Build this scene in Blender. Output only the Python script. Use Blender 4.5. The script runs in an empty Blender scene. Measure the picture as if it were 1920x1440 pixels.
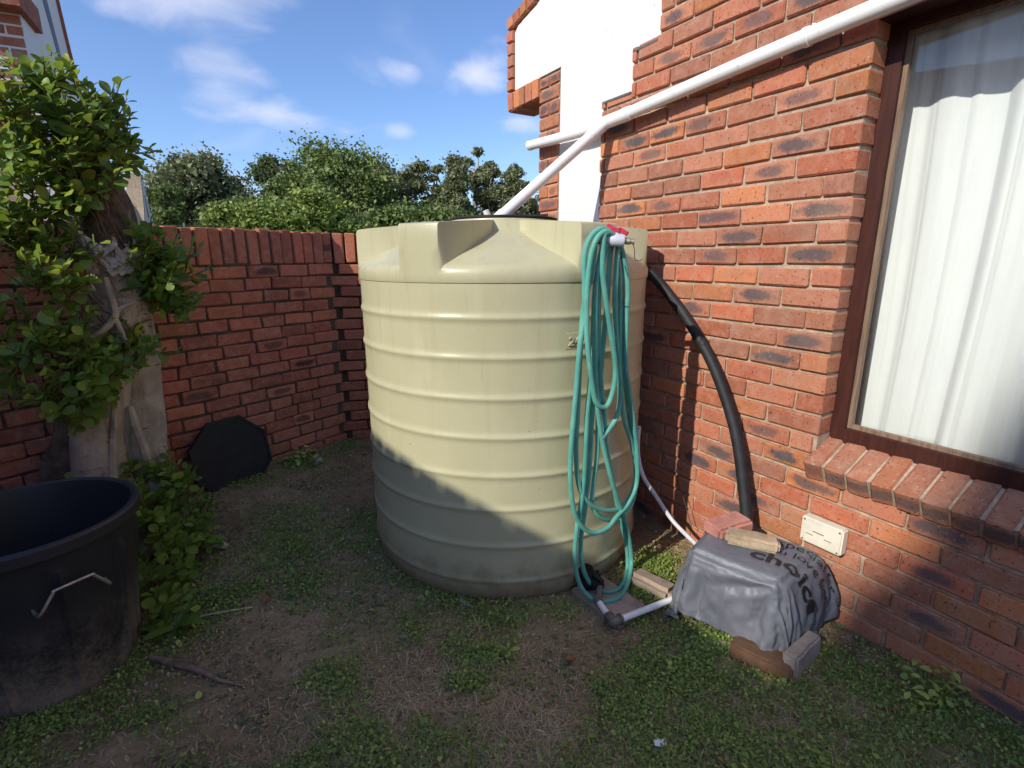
import bpy, bmesh, math, random
import numpy as np
from mathutils import Vector, Matrix, Euler, noise as mnoise

random.seed(11)
rng = np.random.default_rng(11)
SC = bpy.context.scene
COL = SC.collection
R = math.radians

# ------------------------------------------------------------------ camera
PITCH, ROLL, CAM_Z = 0.23869, -0.00413, 1.48
cp, sp = math.cos(PITCH), math.sin(PITCH)
cr, sr = math.cos(ROLL), math.sin(ROLL)
FWD = Vector((0, cp, -sp)); R0 = Vector((1, 0, 0)); U0 = Vector((0, sp, cp))
RGT = cr * R0 + sr * U0; UPV = -sr * R0 + cr * U0
cam_data = bpy.data.cameras.new('camera')
cam_data.sensor_width = 36.0
cam_data.lens = 970.0 / 1920.0 * 36.0
cam_data.clip_start = 0.05
cam_data.clip_end = 2000.0
cam = bpy.data.objects.new('camera', cam_data)
COL.objects.link(cam)
m = Matrix.Identity(4)
for i, v in enumerate((RGT, UPV, -FWD)):
    for j in range(3):
        m[j][i] = v[j]
m.translation = Vector((0, 0, CAM_Z))
cam.matrix_world = m
SC.camera = cam

# ------------------------------------------------------------------ world, sun, exposure
SUN_EL, SUN_AZ = R(33.0), R(45.0)          # the light travels towards +x +y and down
world = bpy.data.worlds.new('World')
SC.world = world
world.use_nodes = True
wn, wl = world.node_tree.nodes, world.node_tree.links
wn.clear()
w_out = wn.new('ShaderNodeOutputWorld')
w_bg = wn.new('ShaderNodeBackground'); w_bg.inputs['Strength'].default_value = 0.138
sky = wn.new('ShaderNodeTexSky'); sky.sky_type = 'NISHITA'; sky.sun_disc = False
sky.sun_elevation = SUN_EL; sky.sun_rotation = R(225.0)
sky.air_density = 1.0; sky.dust_density = 0.6; sky.ozone_density = 2.6
sun_data = bpy.data.lights.new('sun', 'SUN')
sun_data.energy = 3.4; sun_data.angle = R(0.53); sun_data.color = (1.0, 0.93, 0.82)
sun = bpy.data.objects.new('sun', sun_data); COL.objects.link(sun)
sun_dir = Vector((math.sin(SUN_AZ) * math.cos(SUN_EL), math.cos(SUN_AZ) * math.cos(SUN_EL), -math.sin(SUN_EL)))
sun.rotation_euler = sun_dir.to_track_quat('-Z', 'Y').to_euler()
sun.location = (-6, -6, 9)
SC.view_settings.view_transform = 'Standard'
SC.view_settings.look = 'None'
SC.view_settings.exposure = 0.47
SC.view_settings.gamma = 1.0
SC.view_settings.use_curve_mapping = False
SC.cycles.max_bounces = 6
SC.cycles.transparent_max_bounces = 12
SC.cycles.use_denoising = True


def wnode(t, **kw):
    n = wn.new(t)
    for k, v in kw.items():
        setattr(n, k, v)
    return n


# clouds: soft wisps, thin everywhere with the same cover all round
w_tc = wnode('ShaderNodeTexCoord')
def wmath(op, a, b=None, c=None, clamp=False):
    n = wnode('ShaderNodeMath', operation=op); n.use_clamp = clamp
    for i, v in enumerate((a, b, c)):
        if v is None: continue
        if isinstance(v, (int, float)): n.inputs[i].default_value = v
        else: wl.new(v, n.inputs[i])
    return n.outputs[0]
w_sep = wnode('ShaderNodeSeparateXYZ'); wl.new(w_tc.outputs['Generated'], w_sep.inputs[0])
hgt = wmath('ADD', wmath('MAXIMUM', w_sep.outputs[2], 0.0), 0.12)
w_comb = wnode('ShaderNodeCombineXYZ')
wl.new(wmath('DIVIDE', w_sep.outputs[0], hgt), w_comb.inputs[0])
wl.new(wmath('DIVIDE', w_sep.outputs[1], hgt), w_comb.inputs[1])
w_n1 = wnode('ShaderNodeTexNoise'); w_n1.inputs['Scale'].default_value = 0.9
w_n1.inputs['Detail'].default_value = 7; w_n1.inputs['Roughness'].default_value = 0.52
w_n1.inputs['Distortion'].default_value = 0.5
wl.new(w_comb.outputs[0], w_n1.inputs['Vector'])
def wramp(v, lo, hi):
    n = wnode('ShaderNodeMapRange', interpolation_type='SMOOTHSTEP')
    n.inputs['From Min'].default_value = lo; n.inputs['From Max'].default_value = hi
    wl.new(v, n.inputs['Value']); return n.outputs[0]
cl_all = wmath('MULTIPLY', wramp(w_n1.outputs[0], 0.53, 0.84), 0.55)
# cloud banks: (azimuth, elevation, half width, half height, strength)
BANKS = [(-28.5, 21.0, 8.5, 3.4, 0.55), (-27, 15.0, 4.0, 3.4, 0.42), (-22.0, 12.8, 7.5, 1.7, 0.62), (-10.2, 17.4, 2.6, 1.5, 0.5),
         (-3.5, 17.3, 3.8, 2.6, 0.75), (0.6, 13.2, 3.4, 1.1, 0.5), (-11.0, 12.2, 1.6, 0.9, 0.4), (20, 22, 9, 3, .5), (60, 18, 10, 3, .5),
         (-75, 20, 12, 4, .5), (110, 16, 10, 3, .5), (160, 22, 12, 4, .5), (-130, 18, 12, 3, .5)]
w_n2 = wnode('ShaderNodeTexNoise'); w_n2.inputs['Scale'].default_value = 9.0
w_n2.inputs['Detail'].default_value = 6; w_n2.inputs['Roughness'].default_value = 0.5
w_n2.inputs['Distortion'].default_value = 0.4
w_map = wnode('ShaderNodeMapping'); w_map.inputs['Scale'].default_value = (1, 1, 2.2)
wl.new(w_tc.outputs['Generated'], w_map.inputs[0]); wl.new(w_map.outputs[0], w_n2.inputs['Vector'])
nz = wmath('SUBTRACT', w_n2.outputs[0], 0.5)
acc = cl_all
for az, el, wa, we, st in BANKS:
    d = Vector((math.sin(R(az)) * math.cos(R(el)), math.cos(R(az)) * math.cos(R(el)), math.sin(R(el))))
    rt = Vector((math.cos(R(az)), -math.sin(R(az)), 0)); up = rt.cross(d)
    def dotv(v):
        n = wnode('ShaderNodeVectorMath', operation='DOT_PRODUCT'); wl.new(w_tc.outputs['Generated'], n.inputs[0])
        n.inputs[1].default_value = v; return n.outputs['Value']
    qx = wmath('DIVIDE', dotv(rt), math.sin(R(wa))); qy = wmath('DIVIDE', dotv(up), math.sin(R(we)))
    q = wmath('SQRT', wmath('ADD', wmath('MULTIPLY', qx, qx), wmath('MULTIPLY', qy, qy)))
    front = wmath('GREATER_THAN', dotv(d), 0.3)
    e = wmath('MULTIPLY', wramp(wmath('ADD', wmath('SUBTRACT', 1.0, q), wmath('MULTIPLY', nz, 2.6)), 0.0, 1.25), st)
    acc = wmath('MAXIMUM', acc, wmath('MULTIPLY', e, front))
w_mix = wnode('ShaderNodeMix', data_type='RGBA')
wl.new(acc, w_mix.inputs[0])
w_tint = wnode('ShaderNodeMix', data_type='RGBA', blend_type='MULTIPLY'); w_tint.inputs[0].default_value = 1.0
wl.new(sky.outputs[0], w_tint.inputs[6]); w_tint.inputs[7].default_value = (0.76, 0.85, 1.05, 1)
wl.new(w_tint.outputs[2], w_mix.inputs[6])
w_mix.inputs[7].default_value = (5.0, 5.1, 5.9, 1)
wl.new(w_mix.outputs[2], w_bg.inputs['Color'])
wl.new(w_bg.outputs[0], w_out.inputs[0])


# ------------------------------------------------------------------ helpers
def tag(o, label=None, cat=None, group=None, kind=None):
    if label: o['label'] = label
    if cat: o['category'] = cat
    if group: o['group'] = group
    if kind: o['kind'] = kind
    return o

def empty(name, loc=(0, 0, 0), rz=0.0, label=None, cat=None, group=None):
    o = bpy.data.objects.new(name, None); o.empty_display_size = 0.1
    o.location = loc; o.rotation_euler = (0, 0, rz); COL.objects.link(o)
    return tag(o, label, cat, group)

def link(name, mesh, mat=None, parent=None, loc=(0, 0, 0), rot=(0, 0, 0), scale=(1, 1, 1)):
    o = bpy.data.objects.new(name, mesh)
    if mat and not mesh.materials: mesh.materials.append(mat)
    o.location = loc; o.rotation_euler = rot; o.scale = scale
    COL.objects.link(o)
    if parent: o.parent = parent
    return o

class MB:
    def __init__(s): s.v = []; s.f = []
    def quadgrid(s, P, closed_u=False, closed_v=False):
        """P: list of rows of points"""
        b = len(s.v); nr, nc = len(P), len(P[0])
        for row in P: s.v.extend([tuple(p) for p in row])
        for i in range(nr - (0 if closed_u else 1)):
            for j in range(nc - (0 if closed_v else 1)):
                i2, j2 = (i + 1) % nr, (j + 1) % nc
                s.f.append((b + i * nc + j, b + i * nc + j2, b + i2 * nc + j2, b + i2 * nc + j))
        return s
    def box(s, c, d, rot=None):
        b = len(s.v)
        for x in (-.5, .5):
            for y in (-.5, .5):
                for z in (-.5, .5):
                    p = Vector((x * d[0], y * d[1], z * d[2]))
                    if rot is not None: p = rot @ p
                    s.v.append(tuple(p + Vector(c)))
        for f in ((0, 1, 3, 2), (4, 6, 7, 5), (0, 4, 5, 1), (2, 3, 7, 6), (0, 2, 6, 4), (1, 5, 7, 3)):
            s.f.append(tuple(b + i for i in f))
        return s
    def prism(s, poly, d0, d1, fn):
        """poly: (a,b) list; fn(a,b,depth)->xyz"""
        b = len(s.v); n = len(poly)
        for d in (d0, d1):
            for a in poly: s.v.append(tuple(fn(a[0], a[1], d)))
        s.f.append(tuple(b + i for i in range(n))); s.f.append(tuple(b + n + i for i in reversed(range(n))))
        for i in range(n):
            j = (i + 1) % n
            s.f.append((b + i, b + n + i, b + n + j, b + j))
        return s
    def tube(s, pts, rad, seg=10, sub=4, caps=True):
        P, RR = smooth_path(pts, rad, sub)
        n = len(P); T = [(P[min(i + 1, n - 1)] - P[max(i - 1, 0)]).normalized() for i in range(n)]
        ref = Vector((0, 0, 1)) if abs(T[0].z) < .9 else Vector((1, 0, 0))
        N = (ref - T[0] * ref.dot(T[0])).normalized()
        b = len(s.v)
        for i in range(n):
            N = (N - T[i] * N.dot(T[i])).normalized(); B = T[i].cross(N)
            for k in range(seg):
                a = 2 * math.pi * k / seg
                s.v.append(tuple(P[i] + (N * math.cos(a) + B * math.sin(a)) * RR[i]))
        for i in range(n - 1):
            for k in range(seg):
                k2 = (k + 1) % seg
                s.f.append((b + i * seg + k, b + i * seg + k2, b + (i + 1) * seg + k2, b + (i + 1) * seg + k))
        if caps:
            s.f.append(tuple(b + k for k in reversed(range(seg)))); s.f.append(tuple(b + (n - 1) * seg + k for k in range(seg)))
        return s
    def lathe(s, prof, c=(0, 0, 0), seg=32, axis=None):
        rot = Vector((0, 0, 1)).rotation_difference(Vector(axis)).to_matrix() if axis is not None else Matrix.Identity(3)
        rows = []
        for r_, z_ in prof:
            rows.append([tuple(rot @ Vector((r_ * math.cos(2 * math.pi * k / seg), r_ * math.sin(2 * math.pi * k / seg), z_)) + Vector(c)) for k in range(seg)])
        return s.quadgrid(rows, closed_v=True)
    def mesh(s, name, smooth=False, angle=35):
        me = bpy.data.meshes.new(name); me.from_pydata(s.v, [], s.f); me.update()
        bm = bmesh.new(); bm.from_mesh(me); bmesh.ops.recalc_face_normals(bm, faces=bm.faces); bm.to_mesh(me); bm.free()
        if smooth:
            me.polygons.foreach_set('use_smooth', [True] * len(me.polygons))
            me.set_sharp_from_angle(angle=R(angle))
        return me
    def build(s, name, mat, parent=None, smooth=False, angle=35, **kw):
        return link(name, s.mesh(name, smooth, angle), mat, parent, **kw)

def smooth_path(pts, rad, sub):
    P = [Vector(p) for p in pts]; n = len(P)
    Rr = list(rad) if isinstance(rad, (list, tuple)) else [rad] * n
    if sub <= 1 or n < 3: return P, Rr
    o, r = [], []
    for i in range(n - 1):
        a, b, c, d = P[max(i - 1, 0)], P[i], P[i + 1], P[min(i + 2, n - 1)]
        for k in range(sub):
            t = k / sub
            o.append(.5 * ((2 * b) + (c - a) * t + (2 * a - 5 * b + 4 * c - d) * t * t + (3 * b - a - 3 * c + d) * t ** 3))
            r.append(Rr[i] * (1 - t) + Rr[i + 1] * t)
    o.append(P[-1]); r.append(Rr[-1]); return o, r

def trip(flat): return [tuple(flat[i:i + 3]) for i in range(0, len(flat), 3)]

def project(p):
    d = Vector(p) - Vector((0, 0, CAM_Z)); z = d.dot(FWD)
    if z < .05: return None
    return 960 + 970 * d.dot(RGT) / z, 720 - 970 * d.dot(UPV) / z, z

def in_frame(p, mgn=60):
    q = project(p)
    return q is not None and -mgn < q[0] < 1920 + mgn and -mgn < q[1] < 1440 + mgn

def np_mesh(name, verts, faces, mat, parent=None, smooth=False):
    """faces: (n,k) int array"""
    me = bpy.data.meshes.new(name); n, k = faces.shape
    me.vertices.add(len(verts)); me.vertices.foreach_set('co', np.asarray(verts, dtype=np.float32).ravel())
    me.loops.add(n * k); me.loops.foreach_set('vertex_index', faces.astype(np.int32).ravel())
    me.polygons.add(n); me.polygons.foreach_set('loop_start', np.arange(0, n * k, k, dtype=np.int32))
    me.update(calc_edges=True); me.validate()
    if smooth: me.polygons.foreach_set('use_smooth', [True] * n)
    return link(name, me, mat, parent)


# ------------------------------------------------------------------ materials
class NT:
    def __init__(s, name):
        s.m = bpy.data.materials.new(name); s.m.use_nodes = True
        s.n, s.l = s.m.node_tree.nodes, s.m.node_tree.links
        s.n.clear(); s.out = s.n.new('ShaderNodeOutputMaterial')
    def new(s, t, **kw):
        n = s.n.new(t)
        for k, v in kw.items(): setattr(n, k, v)
        return n
    def put(s, sock, v):
        if isinstance(v, bpy.types.NodeSocket): s.l.new(v, sock)
        elif isinstance(v, (tuple, list)) and len(v) == 3 and sock.type == 'RGBA': sock.default_value = (*v, 1)
        else: sock.default_value = v
    def math(s, op, a, b=0.0, c=0.0, clamp=False):
        n = s.new('ShaderNodeMath', operation=op); n.use_clamp = clamp
        for i, v in enumerate((a, b, c)): s.put(n.inputs[i], v)
        return n.outputs[0]
    def vmath(s, op, a, b=(0, 0, 0)):
        n = s.new('ShaderNodeVectorMath', operation=op); s.put(n.inputs[0], a); s.put(n.inputs[1], b)
        return n.outputs['Value'] if op in ('LENGTH', 'DOT_PRODUCT') else n.outputs[0]
    def mix(s, f, a, b, mode='MIX'):
        n = s.new('ShaderNodeMix', data_type='RGBA', blend_type=mode)
        s.put(n.inputs[0], f); s.put(n.inputs[6], a); s.put(n.inputs[7], b); return n.outputs[2]
    def noise(s, vec, scale, detail=4, rough=.55, dist=0.0, col=False):
        n = s.new('ShaderNodeTexNoise'); n.inputs['Scale'].default_value = scale; n.inputs['Detail'].default_value = detail
        n.inputs['Roughness'].default_value = rough; n.inputs['Distortion'].default_value = dist
        if vec is not None: s.l.new(vec, n.inputs['Vector'])
        return n.outputs[1 if col else 0]
    def ramp(s, v, lo, hi, a=0.0, b=1.0):
        n = s.new('ShaderNodeMapRange', interpolation_type='SMOOTHSTEP')
        s.put(n.inputs[0], v)
        for i, x in enumerate((lo, hi, a, b)): n.inputs[i + 1].default_value = x
        return n.outputs[0]
    def bump(s, h, strength=.3, dist=.01):
        n = s.new('ShaderNodeBump'); n.inputs['Strength'].default_value = strength; n.inputs['Distance'].default_value = dist
        s.l.new(h, n.inputs['Height']); return n.outputs[0]
    def coord(s, kind='Object'):
        return s.new('ShaderNodeTexCoord').outputs[kind]
    def bsdf(s, col, rough=.6, normal=None, **kw):
        b = s.new('ShaderNodeBsdfPrincipled'); s.put(b.inputs['Base Color'], col); s.put(b.inputs['Roughness'], rough)
        if normal is not None: s.l.new(normal, b.inputs['Normal'])
        for k, v in kw.items(): s.put(b.inputs[k.replace('_', ' ')], v)
        return b.outputs[0]
    def done(s, sh): s.l.new(sh, s.out.inputs[0]); return s.m

def simple(name, col, rough=.6, var=.12, scale=8, bump=.0, spec=.5, metal=0.0, bscale=60, bd=.002):
    t = NT(name); c = t.coord()
    n = t.noise(c, scale, 5)
    colr = t.mix(t.ramp(n, .3, .7), tuple(x * (1 - var) for x in col), tuple(min(1, x * (1 + var)) for x in col))
    nb = t.bump(t.noise(c, bscale, 4), bump, bd) if bump else None
    return t.done(t.bsdf(colr, rough, nb, Specular_IOR_Level=spec, Metallic=metal))

def brick_mat(name, cA, cB, cC, flash_col, joined=False, dirt=(.1, .085, .06), dirt_amt=.25, speck=.5):
    t = NT(name); c = t.coord()
    if joined:
        rnd = t.new('ShaderNodeNewGeometry').outputs['Random Per Island']
        tone = rnd; val = t.math('FRACT', t.math('MULTIPLY', rnd, 17.3)); fl = t.ramp(t.math('FRACT', t.math('MULTIPLY', rnd, 7.7)), .78, .95)
    else:
        oi = t.new('ShaderNodeObjectInfo'); rnd = oi.outputs['Random']
        sep = t.new('ShaderNodeSeparateColor'); t.l.new(oi.outputs['Color'], sep.inputs[0])
        tone, fl, val = sep.outputs[0], sep.outputs[1], sep.outputs[2]
    off = t.new('ShaderNodeCombineXYZ')
    t.l.new(t.math('MULTIPLY', rnd, 31.0), off.inputs[0]); t.l.new(t.math('MULTIPLY', rnd, 17.0), off.inputs[2])
    v = t.vmath('ADD', c, off.outputs[0])
    base = t.mix(t.ramp(tone, 0, .6), cA, cB); base = t.mix(t.ramp(tone, .6, 1.0), base, cC)
    base = t.mix(1.0, base, t.mix(val, (.74, .74, .74), (1.16, 1.15, 1.14)), 'MULTIPLY')
    n1 = t.noise(v, 22, 5, .6); n2 = t.noise(v, 190, 3, .6); n3 = t.noise(v, 60, 4, .7)
    base = t.mix(t.ramp(n1, .42, .72, 0, .6), base, t.mix(.65, base, (.50, .30, .215)))
    base = t.mix(t.ramp(n3, .52, .74, 0, .42), base, (.10, .05, .035))
    # kiln-flashed centre of some bricks
    if not joined:
        sx = t.vmath('MULTIPLY', t.vmath('ADD', c, t.vmath('MULTIPLY', t.vmath('SUBTRACT', t.noise(v, 9, 2, .5, col=True), (.5, .5, .5)), (.16, 0, .035))), (11.0, 0, 36.0))
        d = t.math('ADD', t.vmath('LENGTH', sx), t.math('MULTIPLY', t.math('SUBTRACT', n3, .5), 1.3))
        fm = t.math('MULTIPLY', t.ramp(d, .55, 1.15, 1, 0), fl)
        base = t.mix(t.math('MULTIPLY', fm, .93), base, flash_col)
    # dark pits and pale specks
    n5 = t.noise(v, 95, 2, .5)
    base = t.mix(t.ramp(n5, .63, .70, 0, .75), base, (.06, .032, .025))
    base = t.mix(t.ramp(t.noise(t.vmath('ADD', v, (3.3, 1.1, 7.7)), 80, 2, .5), .67, .73, 0, speck), base, (.55, .45, .36))
    gn = t.noise(t.coord('Generated') if False else v, 5, 4, .6)
    base = t.mix(t.ramp(gn, .50, .78, 0, dirt_amt), base, dirt)
    h = t.math('ADD', t.math('MULTIPLY', n1, .6), t.math('MULTIPLY', n2, .5)); h = t.math('ADD', h, t.math('MULTIPLY', n3, .5))
    return t.done(t.bsdf(base, .88, t.bump(h, .55, .004), Specular_IOR_Level=.25))

HB = dict(cA=(.45, .138, .072), cB=(.41, .170, .102), cC=(.53, .190, .076), flash_col=(.066, .070, .082), dirt=(.30, .21, .15), dirt_amt=.45)
M_hbrick = brick_mat('house_brick', **HB)
M_hbrick_j = brick_mat('house_brick_mass', joined=True, **HB)
GB = dict(cA=(.45, .132, .078), cB=(.39, .135, .082), cC=(.49, .165, .080), flash_col=(.045, .034, .034), dirt=(.085, .062, .045), dirt_amt=.55, speck=.25)
M_gbrick = brick_mat('garden_brick', **GB)
M_gbrick_j = brick_mat('garden_brick_mass', joined=True, **GB)

def mortar_mat(name, col):
    t = NT(name); c = t.coord(); n = t.noise(c, 30, 5, .65); n2 = t.noise(c, 3, 3)
    col2 = t.mix(t.ramp(n, .35, .7), tuple(x * .72 for x in col), tuple(x * 1.12 for x in col))
    col2 = t.mix(t.ramp(n2, .45, .7, 0, .45), col2, tuple(x * .55 for x in col))
    return t.done(t.bsdf(col2, .95, t.bump(t.noise(c, 160, 4), .6, .004), Specular_IOR_Level=.2))
M_mortar = mortar_mat('mortar', (.46, .36, .26))
M_gmortar = mortar_mat('garden_mortar', (.105, .078, .056))

def plaster_mat():
    t = NT('white_plaster'); c = t.coord()
    n = t.noise(c, 3.5, 6, .6); st = t.noise(t.vmath('MULTIPLY', c, (6, 6, 1.2)), 2.0, 5, .6)
    col = t.mix(t.ramp(n, .3, .8, 0, .35), (.70, .69, .665), (.60, .59, .56))
    col = t.mix(t.ramp(st, .62, .8, 0, .22), col, (.42, .40, .36))
    col = t.mix(t.ramp(t.noise(c, 38, 3), .72, .78, 0, .7), col, (.12, .12, .12))
    return t.done(t.bsdf(col, .85, t.bump(t.math('ADD', t.noise(c, 18, 4), t.math('MULTIPLY', t.noise(c, 120, 3), .4)), .25, .006), Specular_IOR_Level=.25))
M_plaster = plaster_mat()

def pvc_mat():
    t = NT('white_pvc'); c = t.coord()
    n = t.noise(c, 14, 5, .65); n2 = t.noise(c, 60, 4)
    col = t.mix(t.ramp(n, .5, .8, 0, .4), (.80, .80, .78), (.55, .54, .50))
    col = t.mix(t.ramp(n2, .62, .72, 0, .25), col, (.25, .23, .2))
    return t.done(t.bsdf(col, .38, t.bump(n2, .05, .002), Specular_IOR_Level=.45))
M_pvc = pvc_mat()

def tank_mat():
    t = NT('tank_plastic'); c = t.coord()
    n = t.noise(c, 2.2, 5, .6); n2 = t.noise(c, 220, 2); n3 = t.noise(t.vmath('MULTIPLY', c, (3, 3, .8)), 3.0, 6, .65)
    col = t.mix(t.ramp(n, .3, .75), (.440, .422, .262), (.490, .470, .30))
    col = t.mix(t.ramp(n3, .55, .8, 0, .35), col, (.58, .555, .40))
    sep = t.new('ShaderNodeSeparateXYZ'); t.l.new(c, sep.inputs[0])
    low = t.ramp(t.math('ADD', sep.outputs[2], t.math('MULTIPLY', t.math('SUBTRACT', t.noise(c, 9, 5, .6), .5), .30)), .0, .24, .8, 0)
    col = t.mix(low, col, (.17, .115, .072))
    sp_ = t.ramp(t.noise(c, 75, 2), .735, .76, 0, .6); col = t.mix(sp_, col, (.12, .09, .06))
    stk = t.math('MULTIPLY', t.ramp(t.noise(t.vmath('MULTIPLY', c, (9, 9, .5)), 3.0, 5, .6), .52, .72, 0, .38), t.ramp(sep.outputs[2], .2, 1.3))
    col = t.mix(stk, col, (.36, .33, .21))
    scr = t.ramp(t.noise(t.vmath('MULTIPLY', c, (14, 14, 3)), 7, 6, .7, 1.0), .66, .74, 0, .35)
    col = t.mix(scr, col, (.75, .72, .60))
    h = t.math('ADD', t.noise(c, 5, 4), t.math('MULTIPLY', n2, .06))
    return t.done(t.bsdf(col, t.ramp(n3, .3, .8, .26, .46), t.bump(h, .22, .012), Specular_IOR_Level=.42))
M_tank = tank_mat()
M_blackplastic = simple('black_plastic', (.012, .012, .013), .55, .35, 12, .15, .35)
M_rubber = simple('black_insulation', (.016, .016, .018), .62, .3, 20, .12, .4)
M_grey_fit = simple('grey_fitting', (.11, .105, .09), .5, .2, 30, .1)
M_paleblue = simple('valve_body', (.52, .55, .62), .3, .06, 20, 0, .5)
M_red = simple('red_handle', (.50, .022, .06), .35, .12, 40, .05)
M_brass = simple('dull_brass', (.40, .35, .26), .42, .2, 60, .05, .5, .7)
M_steel = simple('galvanised_steel', (.50, .50, .49), .35, .2, 40, .05, .5, .85)
M_wire = simple('thin_cable', (.06, .045, .035), .6, .2)
M_greyhose = simple('pale_flexible_hose', (.58, .58, .62), .4, .1, 30)
M_cream = simple('cream_plastic', (.70, .66, .54), .45, .1, 12, .08)

def hose_mat():
    t = NT('teal_hose'); c = t.coord(); n = t.noise(c, 9, 5, .6); n2 = t.noise(c, 70, 3)
    col = t.mix(t.ramp(n, .3, .72), (.070, .285, .235), (.135, .40, .325))
    col = t.mix(t.ramp(n2, .58, .78, 0, .45), col, (.26, .42, .36))
    return t.done(t.bsdf(col, .52, t.bump(n2, .12, .002), Specular_IOR_Level=.4))
M_hose = hose_mat()

def stone_mat(name, col, green=.0):
    t = NT(name); c = t.coord(); n = t.noise(c, 14, 6, .65); n2 = t.noise(c, 120, 3)
    k = t.mix(t.ramp(n, .3, .75), tuple(x * .72 for x in col), tuple(x * 1.2 for x in col))
    k = t.mix(t.ramp(n2, .58, .75, 0, .5), k, tuple(x * .45 for x in col))
    if green: k = t.mix(t.ramp(t.noise(c, 7, 5), .48, .7, 0, green), k, (.06, .075, .03))
    return t.done(t.bsdf(k, .92, t.bump(t.math('ADD', n, t.math('MULTIPLY', n2, .5)), .6, .006), Specular_IOR_Level=.2))
M_paver_pink = stone_mat('pink_paver', (.50, .225, .18))
M_paver_tan = stone_mat('tan_paver', (.43, .33, .22))
M_paver_grey = stone_mat('grey_paver', (.30, .26, .235), .4)
M_paver_warm = stone_mat('warm_grey_paver', (.36, .28, .22), .2)
M_brownbrick = stone_mat('brown_brick', (.135, .075, .045))
M_pale_stone = stone_mat('pale_stone', (.42, .38, .33), .25)
M_slabedge = stone_mat('slab_edge', (.33, .27, .20), .25)

def wood_mat(name, a, b, rough=.55):
    t = NT(name); c = t.coord(); n = t.noise(t.vmath('MULTIPLY', c, (1, 1, .08)), 60, 5, .6, .4)
    return t.done(t.bsdf(t.mix(t.ramp(n, .3, .7), a, b), rough, t.bump(n, .2, .002), Specular_IOR_Level=.35))
M_frame = wood_mat('dark_stained_wood', (.040, .013, .010), (.066, .021, .015), .45)
M_bead = wood_mat('weathered_bead', (.15, .09, .06), (.26, .18, .12))

def glass_mat():
    t = NT('window_glass'); fr = t.new('ShaderNodeFresnel'); fr.inputs[0].default_value = 1.5
    tr = t.new('ShaderNodeBsdfTransparent'); tr.inputs[0].default_value = (.95, .97, .96, 1)
    gl = t.new('ShaderNodeBsdfGlossy'); gl.inputs['Roughness'].default_value = .01
    mx = t.new('ShaderNodeMixShader'); t.l.new(fr.outputs[0], mx.inputs[0]); t.l.new(tr.outputs[0], mx.inputs[1]); t.l.new(gl.outputs[0], mx.inputs[2])
    return t.done(mx.outputs[0])
M_glass = glass_mat()

def curtain_mat():
    t = NT('sheer_curtain'); c = t.coord()
    n = t.noise(t.vmath('MULTIPLY', c, (1, 1, .15)), 22, 4); w = t.noise(c, 420, 2)
    col = t.mix(t.ramp(n, .3, .7), (.90, .90, .94), (.95, .95, .97))
    d = t.new('ShaderNodeBsdfDiffuse'); t.put(d.inputs[0], col); pass
    tr = t.new('ShaderNodeBsdfTranslucent'); t.put(tr.inputs[0], col)
    mx = t.new('ShaderNodeMixShader'); mx.inputs[0].default_value = .10
    t.l.new(d.outputs[0], mx.inputs[1]); t.l.new(tr.outputs[0], mx.inputs[2]); return t.done(mx.outputs[0])
M_curtain = curtain_mat()
M_room = simple('room_wall', (.70, .69, .66), .9)

def leaf_mat(name, dark, light, yellow, joined=False, rough=.46, trans=.40):
    t = NT(name); c = t.coord()
    if joined:
        rnd = t.new('ShaderNodeNewGeometry').outputs['Random Per Island']; tone = rnd
        yl = t.ramp(t.math('FRACT', t.math('MULTIPLY', rnd, 13.7)), .72, .98)
    else:
        oi = t.new('ShaderNodeObjectInfo'); sep = t.new('ShaderNodeSeparateColor'); t.l.new(oi.outputs['Color'], sep.inputs[0])
        tone, yl = sep.outputs[0], sep.outputs[1]
    col = t.mix(tone, dark, light); col = t.mix(yl, col, yellow)
    n = t.noise(c, 40, 3); col = t.mix(t.ramp(n, .4, .75, 0, .3), col, tuple(x * 1.3 for x in light))
    b = t.bsdf(col, rough, t.bump(t.noise(c, 90, 3), .12, .002), Specular_IOR_Level=.5)
    tr = t.new('ShaderNodeBsdfTranslucent'); t.put(tr.inputs[0], t.mix(.5, col, yellow))
    mx = t.new('ShaderNodeMixShader'); mx.inputs[0].default_value = trans
    t.l.new(b, mx.inputs[1]); t.l.new(tr.outputs[0], mx.inputs[2]); return t.done(mx.outputs[0])
LF = dict(dark=(.065, .140, .036), light=(.175, .300, .050), yellow=(.40, .47, .048))
M_leaf = leaf_mat('fig_leaf', **LF)
M_leaf_j = leaf_mat('fig_leaf_mass', joined=True, **LF)
M_clover = leaf_mat('clover_leaf', (.120, .190, .040), (.225, .330, .065), (.40, .46, .11), joined=True, rough=.5, trans=.25)
M_grass = leaf_mat('grass_blade', (.130, .190, .058), (.235, .300, .095), (.36, .37, .16), joined=True, rough=.55, trans=.25)
M_straw = leaf_mat('dry_grass', (.33, .24, .13), (.50, .39, .23), (.58, .48, .31), joined=True, rough=.7, trans=.1)
M_crumb = leaf_mat('soil_crumb', (.15, .108, .062), (.34, .25, .15), (.42, .33, .21), joined=True, rough=.95, trans=.0)
M_litter = leaf_mat('leaf_litter', (.075, .12, .05), (.16, .17, .085), (.27, .20, .11), joined=True, rough=.7, trans=.1)

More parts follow.
